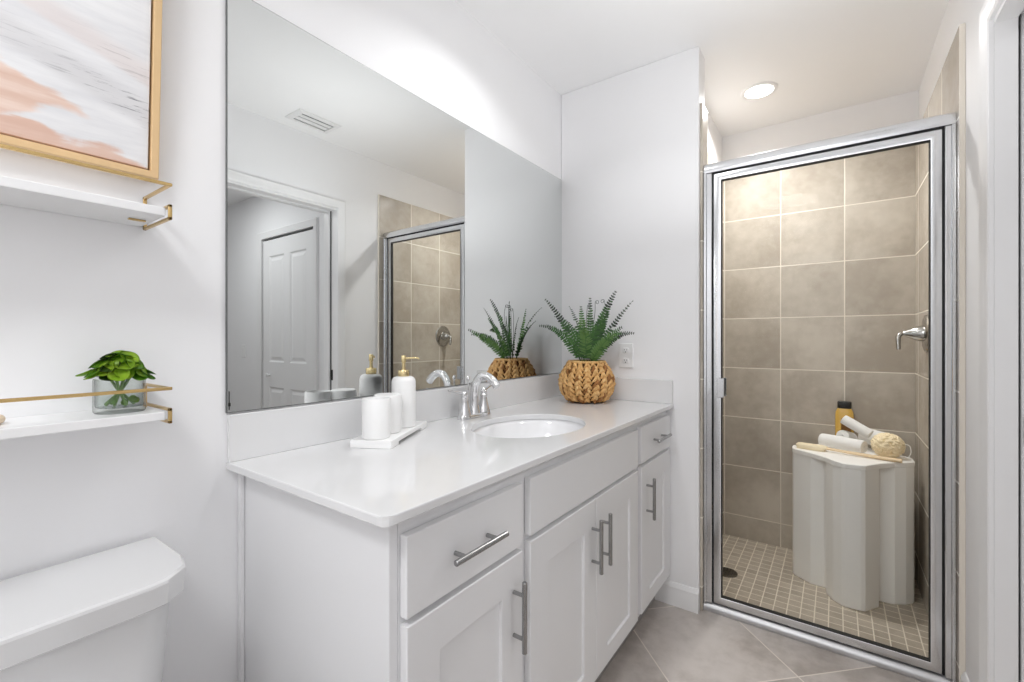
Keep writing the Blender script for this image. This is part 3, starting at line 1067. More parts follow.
def leaf_mat(name, c0, c1):
    m, nt, bb = new_mat(name)
    tc = N(nt, 'ShaderNodeTexCoord').outputs['Object']
    f = smooth(nt, noise_tex(nt, tc, 28, 3), 0.35, 0.65)
    L(nt, mixc(nt, f, c0, c1), bb.inputs['Base Color'])
    bb.inputs['Roughness'].default_value = 0.32
    bb.inputs['Subsurface Weight'].default_value = 0.05
    return m
m_leafL = leaf_mat('lime_leaf', (0.22, 0.42, 0.02), (0.42, 0.62, 0.05))
m_leafM = leaf_mat('green_leaf', (0.07, 0.21, 0.012), (0.16, 0.34, 0.02))
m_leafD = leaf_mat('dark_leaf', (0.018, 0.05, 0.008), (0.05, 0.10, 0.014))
m_stem = plain('leaf_stem', (0.16, 0.28, 0.07), 0.5, var=0.2, scale=30)
bq = thing('leaf_bouquet', 'bunch of round lime green leaves standing in the small glass vase', 'plant', (VX, VY, VZ + 0.012))
def round_leaf(c, nrm, size, mat, tipdir=None):
    c = Vector(c); nrm = Vector(nrm).normalized()
    u = Vector(tipdir) if tipdir else Vector((nrm.x, nrm.y, -0.2))
    u = (u - nrm * u.dot(nrm))
    if u.length < 1e-3: u = Vector((1, 0, 0)) - nrm * nrm.x
    u.normalize(); v = nrm.cross(u)
    b = BM()
    rings = []
    NS, NRG = 18, 5
    ctr = b.verts.new(c - nrm * size * 0.22)
    prev = None
    for k in range(1, NRG + 1):
        r = k / NRG
        ring = []
        for j in range(NS):
            a = 2 * PI * j / NS
            e = 1 + 0.10 * math.cos(a) + 0.02 * math.sin(5 * a)
            h = -0.22 + 0.30 * r * r + 0.05 * math.sin(3 * a + size * 900) * r * r
            ring.append(b.verts.new(c + u * (size * r * e * math.cos(a)) + v * (size * 0.92 * r * e * math.sin(a)) + nrm * size * h))
        if prev is None:
            for j in range(NS): b.faces.new((ctr, ring[j], ring[(j + 1) % NS]))
        else:
            for j in range(NS): b.faces.new((prev[j], ring[j], ring[(j + 1) % NS], prev[(j + 1) % NS]))
        prev = ring
    bmesh.ops.solidify(b, geom=b.faces[:], thickness=0.0009)
    obj('leaf', b, mat, bq, smooth=True, auto=0)
LC = Vector((VX, VY, VZ + 0.060))
specs = []
rnd = random.Random(11)
for ring, (cnt, rad, zz, tilt, sz) in enumerate(((11, 0.041, 0.0100, 0.55, 0.0155), (10, 0.036, 0.0195, 0.90, 0.0160), (9, 0.0275, 0.0300, 0.82, 0.0160), (6, 0.0165, 0.0390, 0.60, 0.0155), (3, 0.006, 0.0455, 0.3, 0.0140))):
    for k in range(cnt):
        a = 2 * PI * (k + 0.37 * ring) / cnt + rnd.uniform(-.15, .15)
        d = Vector((math.cos(a), math.sin(a), 0))
        c_ = LC + d * rad * rnd.uniform(0.88, 1.1) + Vector((0, 0, zz + rnd.uniform(-.004, .004)))
        nn_ = d * math.sin(tilt) + Vector((0, 0, math.cos(tilt)))
        nn_ += Vector((rnd.uniform(-.25, .25), rnd.uniform(-.25, .25), 0))
        q = rnd.random()
        mm = m_leafL if q < 0.48 else (m_leafM if q < 0.80 else m_leafD)
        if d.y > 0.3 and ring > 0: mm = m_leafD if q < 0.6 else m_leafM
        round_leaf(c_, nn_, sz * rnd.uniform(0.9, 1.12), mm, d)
b = BM()
for k in range(8):
    a = 2 * PI * k / 8 + 0.2
    d = Vector((math.cos(a), math.sin(a), 0))
    tube(b, catmull([Vector((VX, VY, VZ + 0.014)) - d * 0.022, Vector((VX, VY, VZ + 0.042)) + d * 0.003, Vector((VX, VY, VZ + 0.070)) + d * 0.018], 5), 0.0024, 7)
obj('stems', b, m_stem, bq, smooth=True)
for k, (dx, dy, dz, s) in enumerate(((-0.014, -0.018, 0.022, 0.0065), (0.014, -0.018, 0.024, 0.0065), (0.003, -0.014, 0.018, 0.006), (0.022, -0.008, 0.020, 0.006))):
    round_leaf((VX + dx, VY + dy, VZ + dz), (-0.6 + 0.3 * k, -1, 0.1), s, m_leafM, (0.3, 0, 1))

# wooden ring at the left end of the lower shelf
b = BM()
rc = Vector((0.086, -0.072, 1.0418))
pts = [rc + Vector((0.024 * math.cos(2 * PI * i / 36), 0.024 * math.sin(2 * PI * i / 36), 0.0075)) for i in range(36)]
rings = []
for i in range(36):
    a = 2 * PI * i / 36
    d = Vector((math.cos(a), math.sin(a), 0))
    rings.append([rc + d * (0.0225 + 0.0072 * math.cos(t_)) + Vector((0, 0, 0.0075 + 0.0072 * math.sin(t_))) for t_ in [2 * PI * q / 14 for q in range(14)]])
rings.append(rings[0])
loft(b, rings, False, False)
bmesh.ops.remove_doubles(b, verts=b.verts, dist=1e-6)
m_ringw = plain('pale_ring_wood', (0.72, 0.58, 0.42), 0.5, var=0.12, scale=60)
tag(obj('wooden_ring', b, m_ringw, None, smooth=True, base=rc), 'pale wooden ring lying on the lower shelf at the left edge', 'ring')

# ------------------------------------------------------------------ framed painting
def art_mat():
    m, nt, bb = new_mat('abstract_paint')
    tc = N(nt, 'ShaderNodeTexCoord').outputs['Object']
    sp = N(nt, 'ShaderNodeSeparateXYZ')
    L(nt, tc, sp.inputs[0])
    X, Z = sp.outputs[0], sp.outputs[2]
    # room coordinates minus frame base (see PFB)
    x = M(nt, 'ADD', X, PFB[0]); z = M(nt, 'ADD', Z, PFB[2])
    n1 = noise_tex(nt, tc, 16, 5, 0.65)
    n2 = noise_tex(nt, tc, 60, 4, 0.7)
    # brushed noise, stretched along the downward stroke
    mp = N(nt, 'ShaderNodeMapping')
    mp.inputs['Rotation'].default_value = (0, math.radians(-18), 0)
    mp.inputs['Scale'].default_value = (9, 1, 130)
    L(nt, tc, mp.inputs['Vector'])
    br = noise_tex(nt, mp.outputs[0], 1.4, 6, 0.72)
    mp2 = N(nt, 'ShaderNodeMapping')
    mp2.inputs['Rotation'].default_value = (0, math.radians(-18), 0)
    mp2.inputs['Scale'].default_value = (5, 1, 34)
    L(nt, tc, mp2.inputs['Vector'])
    br2 = noise_tex(nt, mp2.outputs[0], 1.0, 4, 0.6)

    def curve(pts):
        fc = N(nt, 'ShaderNodeFloatCurve')
        cm = fc.mapping
        c0 = cm.curves[0]
        # u = (x+0.2)/0.6, value = (z-1.4)/0.5
        pp = [((px + 0.2) / 0.6, (pz - 1.4) / 0.5) for px, pz in pts]
        c0.points[0].location = pp[0]
        c0.points[1].location = pp[-1]
        for q in pp[1:-1]:
            c0.points.new(*q)
        cm.update()
        L(nt, M(nt, 'DIVIDE', M(nt, 'ADD', x, 0.2), 0.6), fc.inputs['Value'])
        return M(nt, 'MULTIPLY_ADD', fc.outputs[0], 0.5, 1.4)
    jit = M(nt, 'ADD', M(nt, 'MULTIPLY', M(nt, 'SUBTRACT', br2, 0.5), 0.055), M(nt, 'MULTIPLY', M(nt, 'SUBTRACT', n1, 0.5), 0.02))
    zj = M(nt, 'ADD', z, jit)
    up1 = curve([(-0.2, 1.60), (-0.05, 1.64), (0.08, 1.655), (0.115, 1.646), (0.150, 1.622), (0.187, 1.610), (0.228, 1.583), (0.25, 1.555), (0.4, 1.50)])
    lo1 = curve([(-0.2, 1.45), (0.08, 1.53), (0.14, 1.560), (0.162, 1.575), (0.195, 1.583), (0.226, 1.583), (0.25, 1.60), (0.4, 1.60)])
    up2 = curve([(-0.2, 1.50), (0.08, 1.545), (0.15, 1.556), (0.187, 1.541), (0.241, 1.547), (0.279, 1.540), (0.31, 1.522), (0.33, 1.49), (0.4, 1.45)])
    m1 = M(nt, 'MULTIPLY', smooth(nt, M(nt, 'SUBTRACT', up1, zj), -0.004, 0.010), smooth(nt, M(nt, 'SUBTRACT', zj, lo1), -0.004, 0.012))
    m2 = smooth(nt, M(nt, 'SUBTRACT', up2, zj), -0.003, 0.010)
    pk = M(nt, 'MAXIMUM', m1, m2)
    pcol = mixc(nt, smooth(nt, br2, 0.35, 0.65), (0.68, 0.47, 0.38), (0.80, 0.64, 0.56))
    pcol = mixc(nt, M(nt, 'MULTIPLY', smooth(nt, M(nt, 'SUBTRACT', zj, 1.50), 0.075, 0.03), 0.5), pcol, (0.62, 0.40, 0.32))
    base = mixc(nt, smooth(nt, br2, 0.3, 0.7), (0.69, 0.69, 0.71), (0.80, 0.80, 0.81))
    # pale pink and grey veils in two diagonal bands
    dline = M(nt, 'ADD', z, M(nt, 'MULTIPLY', x, 0.36))
    band1 = M(nt, 'MULTIPLY', smooth(nt, dline, 1.700, 1.722), smooth(nt, dline, 1.775, 1.745))
    band2 = M(nt, 'MULTIPLY', smooth(nt, dline, 1.785, 1.800), smooth(nt, dline, 1.850, 1.815))
    base = mixc(nt, M(nt, 'MULTIPLY', band2, 0.55), base, (0.70, 0.62, 0.60))
    base = mixc(nt, M(nt, 'MULTIPLY', band1, 0.45), base, (0.55, 0.54, 0.55))
    streak = smooth(nt, br, 0.53, 0.63)
    right = smooth(nt, x, 0.15, 0.30)
    sk1 = M(nt, 'MULTIPLY', M(nt, 'MULTIPLY', streak, band1), M(nt, 'MULTIPLY_ADD', right, 0.75, 0.25))
    base = mixc(nt, sk1, base, (0.16, 0.16, 0.18))
    sk2 = M(nt, 'MULTIPLY', M(nt, 'MULTIPLY', streak, band2), M(nt, 'MULTIPLY', right, 0.5))
    base = mixc(nt, sk2, base, (0.35, 0.32, 0.32))
    col = mixc(nt, pk, base, pcol)
    L(nt, col, bb.inputs['Base Color'])
    bb.inputs['Roughness'].default_value = 0.7
    bump(nt, bb, n2, 0.15, 0.001)
    return m


PX0, PX1, PZ0, PZ1 = -0.165, 0.329, 1.503, 2.103
PFB = (0.5 * (PX0 + PX1), -0.03, PZ0)
pc = thing('framed_painting', 'abstract blush and grey painting in a gold frame on the left wall', 'painting', PFB)
pc.rotation_euler = (math.radians(3.5), 0, 0)    # hangs leaning out at the top
b = BM()
prof = [(0.0, -0.003), (0.0, -0.034), (0.0015, -0.0355), (0.0125, -0.0355), (0.0135, -0.034), (0.0135, -0.012), (0.0135, -0.003)]
def fp(i, ins, y):
    return [Vector((PX0 + ins, y, PZ0 + ins)), Vector((PX1 - ins, y, PZ0 + ins)), Vector((PX1 - ins, y, PZ1 - ins)), Vector((PX0 + ins, y, PZ1 - ins))][i]
rings = [[fp(i, a, y) for a, y in prof] for i in range(4)]
rings.append(rings[0])
loft(b, rings, False, False)
bmesh.ops.remove_doubles(b, verts=b.verts, dist=1e-6)
obj('picture_frame', b, m_framew, pc)
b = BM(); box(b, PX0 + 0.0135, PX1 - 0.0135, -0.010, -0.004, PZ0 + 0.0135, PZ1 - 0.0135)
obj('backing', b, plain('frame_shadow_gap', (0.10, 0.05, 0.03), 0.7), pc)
b = BM(); box(b, PX0 + 0.0165, PX1 - 0.0165, -0.030, -0.010, PZ0 + 0.0165, PZ1 - 0.0165, 0.0015, 1)
obj('canvas', b, art_mat(), pc)

# ------------------------------------------------------------------ toilet
TX = 0.105
to = thing('toilet', 'white toilet with a chunky tank lid below the wall shelves', 'toilet', (TX, -0.35, 0))
def tank_ring(z, hw, yb, yf, ch, chy):
    pts = [(-hw, yb), (hw, yb), (hw, yf + chy), (hw - ch * 0.25, yf + chy * 0.42), (hw - ch, yf + chy * 0.06), (hw - ch * 1.5, yf), (-hw + ch * 1.5, yf), (-hw + ch, yf + chy * 0.06), (-hw + ch * 0.25, yf + chy * 0.42), (-hw, yf + chy)]
    return [Vector((TX + x, y, z)) for x, y in pts]
b = BM()
loft(b, [tank_ring(0.385, 0.165, -0.025, -0.175, 0.03, 0.04), tank_ring(0.40, 0.178, -0.022, -0.188, 0.03, 0.04), tank_ring(0.55, 0.193, -0.020, -0.202, 0.034, 0.05), tank_ring(0.722, 0.205, -0.020, -0.212, 0.036, 0.055)])
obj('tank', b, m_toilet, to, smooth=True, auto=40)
b = BM()
loft(b, [tank_ring(0.7225, 0.217, -0.016, -0.228, 0.04, 0.062), tank_ring(0.7255, 0.220, -0.014, -0.232, 0.04, 0.062), tank_ring(0.762, 0.226, -0.012, -0.2385, 0.046, 0.080), tank_ring(0.7665, 0.2255, -0.0125, -0.2375, 0.046, 0.080), tank_ring(0.7695, 0.2225, -0.014, -0.2335, 0.046, 0.080)])
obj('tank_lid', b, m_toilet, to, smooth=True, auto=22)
b = BM()
loft(b, [se_ring(TX, -0.38, 0.0, 0.105, 0.23, 2.8, 40), se_ring(TX, -0.38, 0.03, 0.103, 0.225, 2.8, 40), se_ring(TX, -0.40, 0.16, 0.10, 0.235, 2.6, 40), se_ring(TX, -0.435, 0.28, 0.150, 0.255, 2.4, 40), se_ring(TX, -0.448, 0.36, 0.178, 0.258, 2.3, 40), se_ring(TX, -0.45, 0.39, 0.182, 0.260, 2.3, 40)])
box(b, TX - 0.11, TX + 0.11, -0.26, -0.03, 0.24, 0.3845, 0.012, 2)
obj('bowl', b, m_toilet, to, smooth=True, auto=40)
b = BM()
loft(b, [se_ring(TX, -0.452, 0.392, 0.182, 0.262, 2.3, 40), se_ring(TX, -0.452, 0.396, 0.186, 0.266, 2.3, 40), se_ring(TX, -0.452, 0.408, 0.186, 0.266, 2.3, 40), se_ring(TX, -0.452, 0.411, 0.182, 0.262, 2.3, 40)])
obj('seat', b, m_plast, to, smooth=True, auto=50)
b = BM()
loft(b, [se_ring(TX, -0.450, 0.412, 0.180, 0.260, 2.3, 40), se_ring(TX, -0.450, 0.415, 0.185, 0.265, 2.3, 40), se_ring(TX, -0.450, 0.424, 0.185, 0.264, 2.3, 40), se_ring(TX, -0.450, 0.431, 0.172, 0.250, 2.3, 40)])
obj('lid', b, m_plast, to, smooth=True, auto=50)

# ------------------------------------------------------------------ ceiling downlights and vent
def downlight(x, y, r, label, group=None):
    t_ = thing('ceiling_light', label, 'ceiling light', (x, y, CEIL), group)
    b = BM()
    R_ = r
    prof = [(R_ * 1.30, -0.0008), (R_ * 1.30, -0.004), (R_ * 1.22, -0.007), (R_ * 1.06, -0.008), (R_ * 1.0, -0.006), (R_ * 0.98, -0.0008)]
    rings = [[Vector((x + rr * math.cos(2 * PI * i / 48), y + rr * math.sin(2 * PI * i / 48), CEIL + h)) for i in range(48)] for rr, h in prof]
    rings.append(rings[0])
    loft(b, rings, False, False)
    bmesh.ops.remove_doubles(b, verts=b.verts, dist=1e-6)
    obj('trim_ring', b, m_plast, t_, smooth=True)
    b = BM()
    lathe(b, [(r * 0.98, -0.0015), (r * 0.98, -0.0045), (r * 0.6, -0.0055), (r * 0.2, -0.006)], (x, y, CEIL), None, 40)
    obj('diffuser', b, m_led, t_, smooth=True)['label'] = 'glowing white lens'
    return t_
downlight(2.60, -0.84, 0.064, 'round glowing recessed light in the ceiling above the shower')

vt = thing('ceiling_vent', 'white rectangular air vent on the ceiling, seen in the mirror', 'vent', (1.46, -1.32, CEIL))
b = BM()
VX0, VX1, VY0, VY1 = 1.332, 1.590, -1.398, -1.238
def vp(i, ins, dz):
    return [Vector((VX0 + ins, VY0 + ins, CEIL - dz)), Vector((VX1 - ins, VY0 + ins, CEIL - dz)), Vector((VX1 - ins, VY1 - ins, CEIL - dz)), Vector((VX0 + ins, VY1 - ins, CEIL - dz))][i]
rings = [[vp(i, a, z) for a, z in ((0, 0.0005), (0, 0.003), (0.004, 0.006), (0.026, 0.009), (0.031, 0.009), (0.031, 0.0005))] for i in range(4)]
rings.append(rings[0])
loft(b, rings, False, False)
bmesh.ops.remove_doubles(b, verts=b.verts, dist=1e-6)
obj('vent_frame', b, m_vent, vt)
b = BM(); box(b, VX0 + 0.030, VX1 - 0.030, VY0 + 0.030, VY1 - 0.030, CEIL - 0.0016, CEIL - 0.0006)
obj('duct_shade', b, m_ventd, vt)  # thin dark plate, colour stands in for the shade inside the duct
for y0, y1, dz in ((VY0 + 0.042, VY0 + 0.076, 0.0075), (VY0 + 0.083, VY1 - 0.044, 0.0075)):
    b = BM()
    box(b, VX0 + 0.034, VX1 - 0.034, y0, y1, CEIL - dz, CEIL - dz + 0.0022, 0.0006, 1)
    obj('louver', b, m_vent, vt)

# light switch in the hall
sw = thing('light_switch', 'white light switch on the hall wall reflected at the mirror edge', 'light switch', (1.92, -3.235, 1.07))
b = BM(); box(b, 1.914, 1.9195, -3.272, -3.198, 1.013, 1.128, 0.0025, 2)
obj('cover_plate', b, m_plast, sw)
b = BM(); box(b, 1.910, 1.9145, -3.252, -3.218, 1.038, 1.103, 0.0015, 1)
obj('rocker', b, m_plast, sw)

# ------------------------------------------------------------------ shower enclosure
YL, YRt = -0.689, -1.4845       # tile faces of the opening
XS = 2.112                      # door plane
se = thing('shower_enclosure', 'framed glass shower door with chrome frame across the tiled shower', 'shower door', (XS, -1.08, 0))
b = BM()
# header: extruded rounded profile
hp = [(2.088, 1.898), (2.086, 1.906), (2.087, 1.928), (2.093, 1.938), (2.102, 1.942), (2.122, 1.942), (2.131, 1.938), (2.136, 1.928), (2.136, 1.906), (2.134, 1.898)]
loft(b, [[Vector((x, y, z)) for x, z in hp] for y in (YL, YRt)])
obj('header', b, m_alum, se, smooth=True, auto=30)
b = BM()
sp_ = [(2.084, 0.0005), (2.084, 0.012), (2.088, 0.022), (2.096, 0.029), (2.106, 0.032), (2.13, 0.032), (2.14, 0.026), (2.142, -0.012), (2.116, -0.012), (2.1155, 0.0005)]
loft(b, [[Vector((x, y, z)) for x, z in sp_] for y in (YL, YRt)])
obj('sill', b, m_sill, se, smooth=True, auto=30)
for (ya, yb, nm) in ((YL, YL - 0.030, 'l'), (YRt, YRt + 0.034, 'r')):
    s = -1 if nm == 'l' else 1
    b = BM()
    y0, y1 = sorted((ya, ya + s * 0.011))
    box(b, 2.084, 2.14, y0, y1, 0.033, 1.897, 0.0015, 1)
    y0, y1 = sorted((ya + s * 0.010, ya + s * (0.032 if nm == 'l' else 0.027)))
    box(b, 2.091, 2.136, y0, y1, 0.033, 1.897, 0.003, 2)
    obj('jamb', b, m_alum, se)
# door leaf
DY0, DY1, DZ0, DZ1 = YL - 0.0375, YRt + 0.0325, 0.036, 1.893
b = BM()
SW = 0.031
def dp(i, ins, x):
    return [Vector((x, DY0 - ins, DZ0 + ins)), Vector((x, DY1 + ins, DZ0 + ins)), Vector((x, DY1 + ins, DZ1 - ins)), Vector((x, DY0 - ins, DZ1 - ins))][i]
prof = [(0.0, 2.125), (0.0, 2.101), (0.0015, 2.099), (0.006, 2.0975), (SW - 0.006, 2.0975), (SW - 0.0015, 2.099), (SW, 2.101), (SW, 2.125)]
rings = [[dp(i, a if i not in (0, 1, 2, 3) else a, x) for a, x in prof] for i in range(4)]
rings.append(rings[0])
loft(b, rings, False, False)
rings = [[dp(i, a, x) for a, x in ((0.0, 2.125), (SW, 2.125))] for i in range(4)]
rings.append(rings[0])
loft(b, rings, False, False, close=False)
bmesh.ops.remove_doubles(b, verts=b.verts, dist=1e-6)
df = obj('door_frame', b, m_alum, se, smooth=True, auto=30)
b = BM()
rings = [[dp(i, a, x) for a, x in ((SW - 0.0005, 2.1), (SW + 0.0016, 2.1), (SW + 0.0016, 2.122), (SW - 0.0005, 2.122))] for i in range(4)]
rings.append(rings[0])
loft(b, rings, False, False)
bmesh.ops.remove_doubles(b, verts=b.verts, dist=1e-6)
obj('glazing_gasket', b, m_seal, df)
b = BM()
rings = [[dp(i, a, x) for a, x in ((-0.0055, 2.106), (0.0005, 2.106), (0.0005, 2.116), (-0.0055, 2.116))] for i in range(4)]
rings.append(rings[0])
loft(b, rings, False, False)
bmesh.ops.remove_doubles(b, verts=b.verts, dist=1e-6)
obj('door_seal', b, m_seal, df)
b = BM(); box(b, 2.1085, 2.1135, DY1 + SW + 0.001, DY0 - SW - 0.001, DZ0 + SW + 0.001, DZ1 - SW - 0.001)
obj('glass_pane', b, m_glass, df)
b = BM()
hy = DY0 - SW + 0.010
for xx, s in ((2.0975, -1), (2.125, 1)):
    x0, x1 = sorted((xx, xx + s * 0.014))
    box(b, x0, x1, hy - 0.004, hy + 0.004, 0.934, 1.004, 0.001, 1)
    x0, x1 = sorted((xx + s * 0.012, xx + s * 0.016))
    box(b, x0, x1, hy - 0.024, hy + 0.004, 0.928, 1.010, 0.0015, 1)
obj('door_pull', b, m_alum, df)['label'] = 'small chrome pull'

# shower valve on the right tile wall
VCX, VCZ = 2.690, 1.203
sv = thing('shower_valve', 'round nickel shower valve with lever handle on the right tiled wall', 'shower valve', (VCX, -1.485, VCZ))
b = BM(); lathe(b, [(0.083, 0.0005), (0.084, 0.003), (0.080, 0.008), (0.066, 0.012), (0.040, 0.0145), (0.030, 0.015)], (VCX, -1.485, VCZ), (0, 1, 0), 48)
obj('escutcheon', b, m_valve, sv, smooth=True)
b = BM(); lathe(b, [(0.036, 0.013), (0.035, 0.020), (0.030, 0.040), (0.021, 0.058), (0.013, 0.074), (0.009, 0.084), (0.008, 0.090), (0.005, 0.092)], (VCX, -1.485, VCZ), (0, 1, 0), 32)
hb = obj('handle_hub', b, m_valve, sv, smooth=True)
b = BM()
q0 = Vector((VCX, -1.485 + 0.074, VCZ))
p = catmull([q0, q0 + Vector((-0.004, 0.014, -0.002)), q0 + Vector((-0.010, 0.024, -0.016)), q0 + Vector((-0.014, 0.025, -0.040)), q0 + Vector((-0.018, 0.024, -0.072))], 6)
tube(b, p, 0.008, 14, r_list=[0.0085 + 0.002 * math.sin(i / (len(p) - 1) * PI) - 0.001 * i / len(p) for i in range(len(p))])
obj('lever', b, m_valve, hb, smooth=True)

# floor drain
dr = thing('floor_drain', 'round dark metal drain in the mosaic shower floor', 'drain', (2.555, -0.695, -0.034))
b = BM(); lathe(b, [(0.053, 0.0), (0.053, 0.003), (0.050, 0.0042), (0.012, 0.0042)], (2.555, -0.695, -0.0338), None, 40)
m_drain = plain('drain_metal', (0.12, 0.105, 0.085), 0.35, 0.9, var=0.1)
obj('drain_cover', b, m_drain, dr, smooth=True)
b = BM()
for rr, n_ in ((0.016, 6), (0.030, 12), (0.041, 16)):
    for k in range(n_):
        a = 2 * PI * k / n_
        lathe(b, [(0.0036, 0.0040), (0.0036, 0.0046)], (2.555 + rr * math.cos(a), -0.695 + rr * math.sin(a), -0.0338), None, 10)
obj('drain_holes', b, m_slot, dr)

# ------------------------------------------------------------------ white stool and the things on it
SCX, SCY, SZ0, SZ1 = 2.787, -1.212, -0.0338, 0.616
st = thing('side_table', 'white fluted column side table standing inside the shower', 'side table', (SCX, SCY, SZ0))
ra = math.radians(2)
def rotp(x, y):
    y *= 0.945
    return (SCX + x * math.cos(ra) - y * math.sin(ra), SCY + x * math.sin(ra) + y * math.cos(ra))
lobe = [(-0.105, -0.108), (-0.165, -0.106), (-0.200, -0.094), (-0.226, -0.072), (-0.246, -0.044), (-0.246, 0.044), (-0.226, 0.072), (-0.200, 0.094), (-0.165, 0.106), (-0.105, 0.108)]
lobe = [(-0.112, -0.104), (-0.170, -0.103), (-0.246, -0.046), (-0.252, -0.030), (-0.252, 0.030), (-0.246, 0.046), (-0.215, 0.078), (-0.170, 0.103), (-0.112, 0.104)]
poly = []
for k in range(4):
    a = -k * PI / 2
    for (x, y) in lobe:
        poly.append((x * math.cos(a) - y * math.sin(a), x * math.sin(a) + y * math.cos(a)))
b = BM()
def pr(k, z): return [Vector((*rotp(x * k, y * k), z)) for x, y in poly]
loft(b, [pr(0.985, SZ0), pr(1.0, SZ0 + 0.006), pr(1.0, SZ1 - 0.022)])
obj('column', b, m_stool, st)
hull = []
for k in range(4):
    a = -k * PI / 2
    for (x, y) in [(-0.170, -0.106), (-0.248, -0.048), (-0.254, -0.030), (-0.254, 0.030), (-0.248, 0.048), (-0.215, 0.080), (-0.170, 0.106)]:
        hull.append((x * math.cos(a) - y * math.sin(a), x * math.sin(a) + y * math.cos(a)))
b = BM()
def hr(k, z): return [Vector((*rotp(x * k, y * k), z)) for x, y in hull]
loft(b, [hr(0.99, SZ1 - 0.0235), hr(1.0, SZ1 - 0.020), hr(1.0, SZ1 - 0.003), hr(0.99, SZ1)])
obj('top_slab', b, m_stool, st)


def towel_roll(p0, p1, r, label):
    p0, p1 = Vector(p0), Vector(p1)
    ax = (p1 - p0).normalized()
    u = ax.cross(Vector((0, 0, 1))).normalized()
    v = u.cross(ax)
    b = BM()
    turns, n = 3.1, 96
    th = r / (turns + 0.35)
    outer_, inner_ = [], []
    for i in range(n):
        f = i / (n - 1)
        a = f * turns * 2 * PI - 0.9
        rr = r - f * (r - th * 0.7)
        d = u * math.cos(a) + v * math.sin(a)
        wob = 1 + 0.012 * math.sin(a * 3)
        outer_.append(d * rr * wob)
        inner_.append(d * max(0.002, (rr - th * 0.86)) * wob)
    sec = outer_ + inner_[::-1]
    Ln = (p1 - p0).length
    rings = []
    for t_, k in ((0.0, 0.93), (0.006, 0.985), (0.02, 1.0), (Ln * 0.3, 1.015), (Ln * 0.6, 0.99), (Ln - 0.02, 1.0), (Ln - 0.006, 0.985), (Ln, 0.93)):
        rings.append([p0 + ax * t_ + s_ * k for s_ in sec])
    rv = [[b.verts.new(p) for p in rg] for rg in rings]
    m_ = len(sec)
    for i in range(len(rv) - 1):
        for j in range(m_):
            b.faces.new((rv[i][j], rv[i][(j + 1) % m_], rv[i + 1][(j + 1) % m_], rv[i + 1][j]))
    for e in (rv[0], rv[-1]):
        for j in range(n - 1):
            b.faces.new((e[j], e[j + 1], e[m_ - 2 - j], e[m_ - 1 - j]))
    base_ = (p0 + p1) * 0.5 - Vector((0, 0, r))
    o = obj('towel_roll', b, m_towel, None, smooth=True, auto=55, base=base_)
    return tag(o, label, 'towel', 'rolled towels on the stool')


towel_roll((2.866, -1.098, SZ1 + 0.0375), (2.772, -1.270, SZ1 + 0.0375), 0.0365, 'rolled white towel lying at the front of the stool top behind the brush')
towel_roll((2.895, -1.183, SZ1 + 0.062), (2.972, -1.222, SZ1 + 0.040), 0.0345, 'rolled white towel with its spiral end facing out, under the top towel')
towel_roll((2.912, -1.190, SZ1 + 0.147), (2.872, -1.298, SZ1 + 0.086), 0.0275, 'rolled white towel slanting across the top of the towel pile')
towel_roll((2.972, -1.262, SZ1 + 0.066), (2.940, -1.375, SZ1 + 0.048), 0.0455, 'thick rolled white towel at the back of the pile behind the loofah')

bo = thing('soap_bottle', 'golden bottle with black cap at the back of the stool', 'bottle', (3.020, -1.195, SZ1))
bx, by = 3.020, -1.195
b = BM()
def br_(z, a, c_, p=3.5): return se_ring(bx, by, SZ1 + z, c_, a, p, 40)
loft(b, [br_(0.0005, .036, .021), br_(.004, .040, .0245), (br_(.03, .041, .0255)), br_(.150, .041, .0255), br_(.170, .039, .024), br_(.182, .034, .022), br_(.190, .030, .021)])
obj('bottle_body', b, m_amber, bo, smooth=True, auto=45)
b = BM()
lring = [p for p in se_ring(bx, by, 0, .0261, .0416, 3.5, 80) if p.x < bx - 0.020 and abs(p.y - by + 0.006) < 0.024]
lring.sort(key=lambda p: p.y)
lv = [[b.verts.new((p.x, p.y, SZ1 + z)) for p in lring] for z in (0.055, 0.172 - 0.034)]
for q in range(len(lring) - 1):
    b.faces.new((lv[0][q], lv[0][q + 1], lv[1][q + 1], lv[1][q]))
bmesh.ops.solidify(b, geom=b.faces[:], thickness=0.0004)
obj('bottle_label', b, m_label, bo, smooth=True, auto=45)
b = BM()
loft(b, [br_(.190, .029, .0205), br_(.192, .031, .022), br_(.222, .031, .022), br_(.226, .029, .020)])
obj('cap', b, m_cap, bo, smooth=True, auto=45)

lo = thing('loofah', 'ruffled cream mesh loofah beside the towels on the stool', 'loofah', (2.785, -1.362, SZ1))
b = BM()
lcn = Vector((2.785, -1.358, SZ1 + 0.057))
bmesh.ops.create_icosphere(b, subdivisions=6, radius=1.0)
for v_ in b.verts:
    d = v_.co.normalized()
    wp = d + 0.25 * Vector((noise.noise(d * 3 + Vector((5, 1, 2))), noise.noise(d * 3 + Vector((1, 8, 3))), noise.noise(d * 3 + Vector((2, 4, 9)))))
    r1 = 1 - abs(noise.noise(wp * 4.2)) * 2.2          # folded ruffles
    r2 = 1 - abs(noise.noise(wp * 9.0 + Vector((3, 3, 3)))) * 2.2
    rr = 0.0490 + 0.0085 * r1 + 0.0040 * r2
    v_.co = lcn + Vector((d.x * rr, d.y * rr * 1.10, d.z * rr))
    v_.co.z = max(v_.co.z, SZ1 + 0.0012)
obj('mesh_pouf', b, m_loof, lo, smooth=True, auto=0)
b = BM()
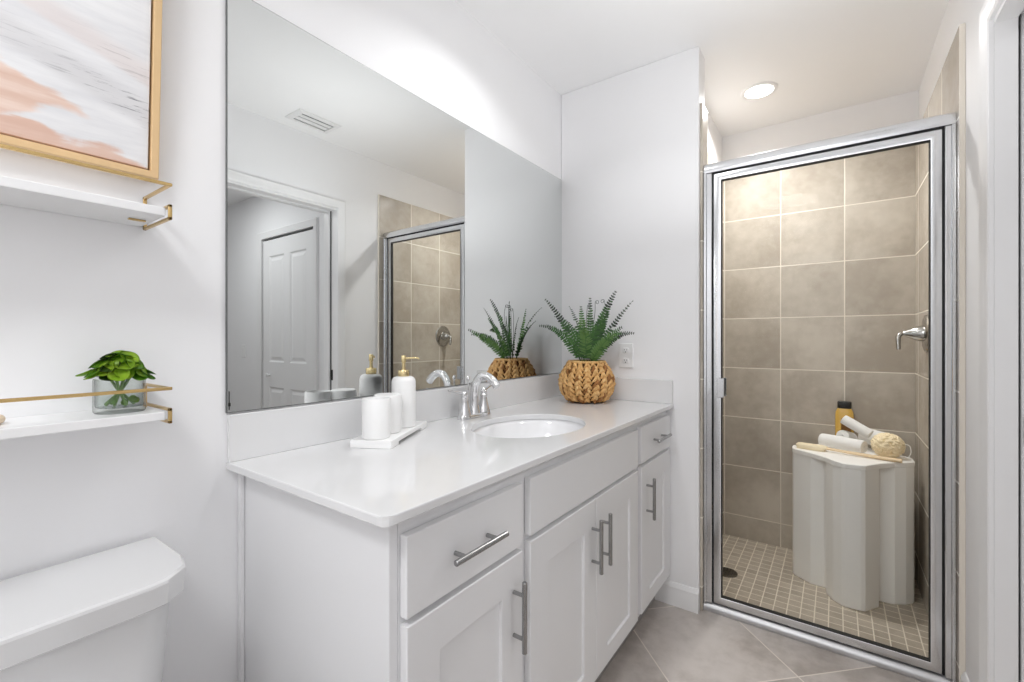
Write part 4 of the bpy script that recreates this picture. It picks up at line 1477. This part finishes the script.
tube(b, catmull([lcn + Vector((0.0, -0.052, 0.012)), lcn + Vector((-0.02, -0.075, 0.012)), lcn + Vector((-0.03, -0.080, -0.018)), lcn + Vector((-0.03, -0.066, -0.045)), lcn + Vector((-0.02, -0.045, -0.050))], 6), 0.0016, 7)
obj('cord_loop', b, m_cord, lo, smooth=True)

bh = thing('bath_brush', 'long handled pale wooden bath brush lying along the stool front', 'brush', (2.735, -1.19, SZ1))
A_, B_ = Vector((2.772, -0.992, SZ1)), Vector((2.690, -1.400, SZ1))
dv = (B_ - A_).normalized()
nv = Vector((-dv.y, dv.x, 0))
def bp(t_, s_, z_): return A_ + dv * t_ + nv * s_ + Vector((0, 0, z_))
b = BM()
ln_h = 0.130
rings = []
for t_, wd, z0_, z1_ in ((0.0, 0.016, 0.012, 0.022), (0.004, 0.024, 0.010, 0.025), (0.02, 0.027, 0.0095, 0.026), (0.11, 0.027, 0.0095, 0.026), (0.126, 0.022, 0.010, 0.025), (0.132, 0.014, 0.011, 0.023)):
    rings.append([bp(t_, -wd, z0_), bp(t_, wd, z0_), bp(t_, wd, (z0_ + z1_) / 2 + .002), bp(t_, wd * 0.8, z1_), bp(t_, -wd * 0.8, z1_), bp(t_, -wd, (z0_ + z1_) / 2 + .002)])
loft(b, rings)
obj('brush_head', b, m_brist, bh, smooth=True, auto=50)
b = BM()
box(b, -0.0, 0.118, -0.024, 0.024, 0.0005, 0.010, 0.002, 1)
bmesh.ops.transform(b, verts=b.verts, matrix=Matrix(((dv.x, nv.x, 0, A_.x + dv.x * 0.006), (dv.y, nv.y, 0, A_.y + dv.y * 0.006), (0, 0, 1, A_.z), (0, 0, 0, 1))))
obj('bristles', b, m_brist, bh)
b = BM()
p = catmull([bp(0.128, 0, 0.016), bp(0.20, 0, 0.0135), bp(0.32, 0, 0.0105), bp(0.405, 0, 0.0095), bp(0.418, 0, 0.0095)], 6)
tube(b, p, 0.007, 14, r_list=[0.0062 + 0.0032 * (i / (len(p) - 1)) - (0.004 if i == len(p) - 1 else 0) for i in range(len(p))], sx=1.35)
obj('brush_handle', b, m_brushw, bh, smooth=True)
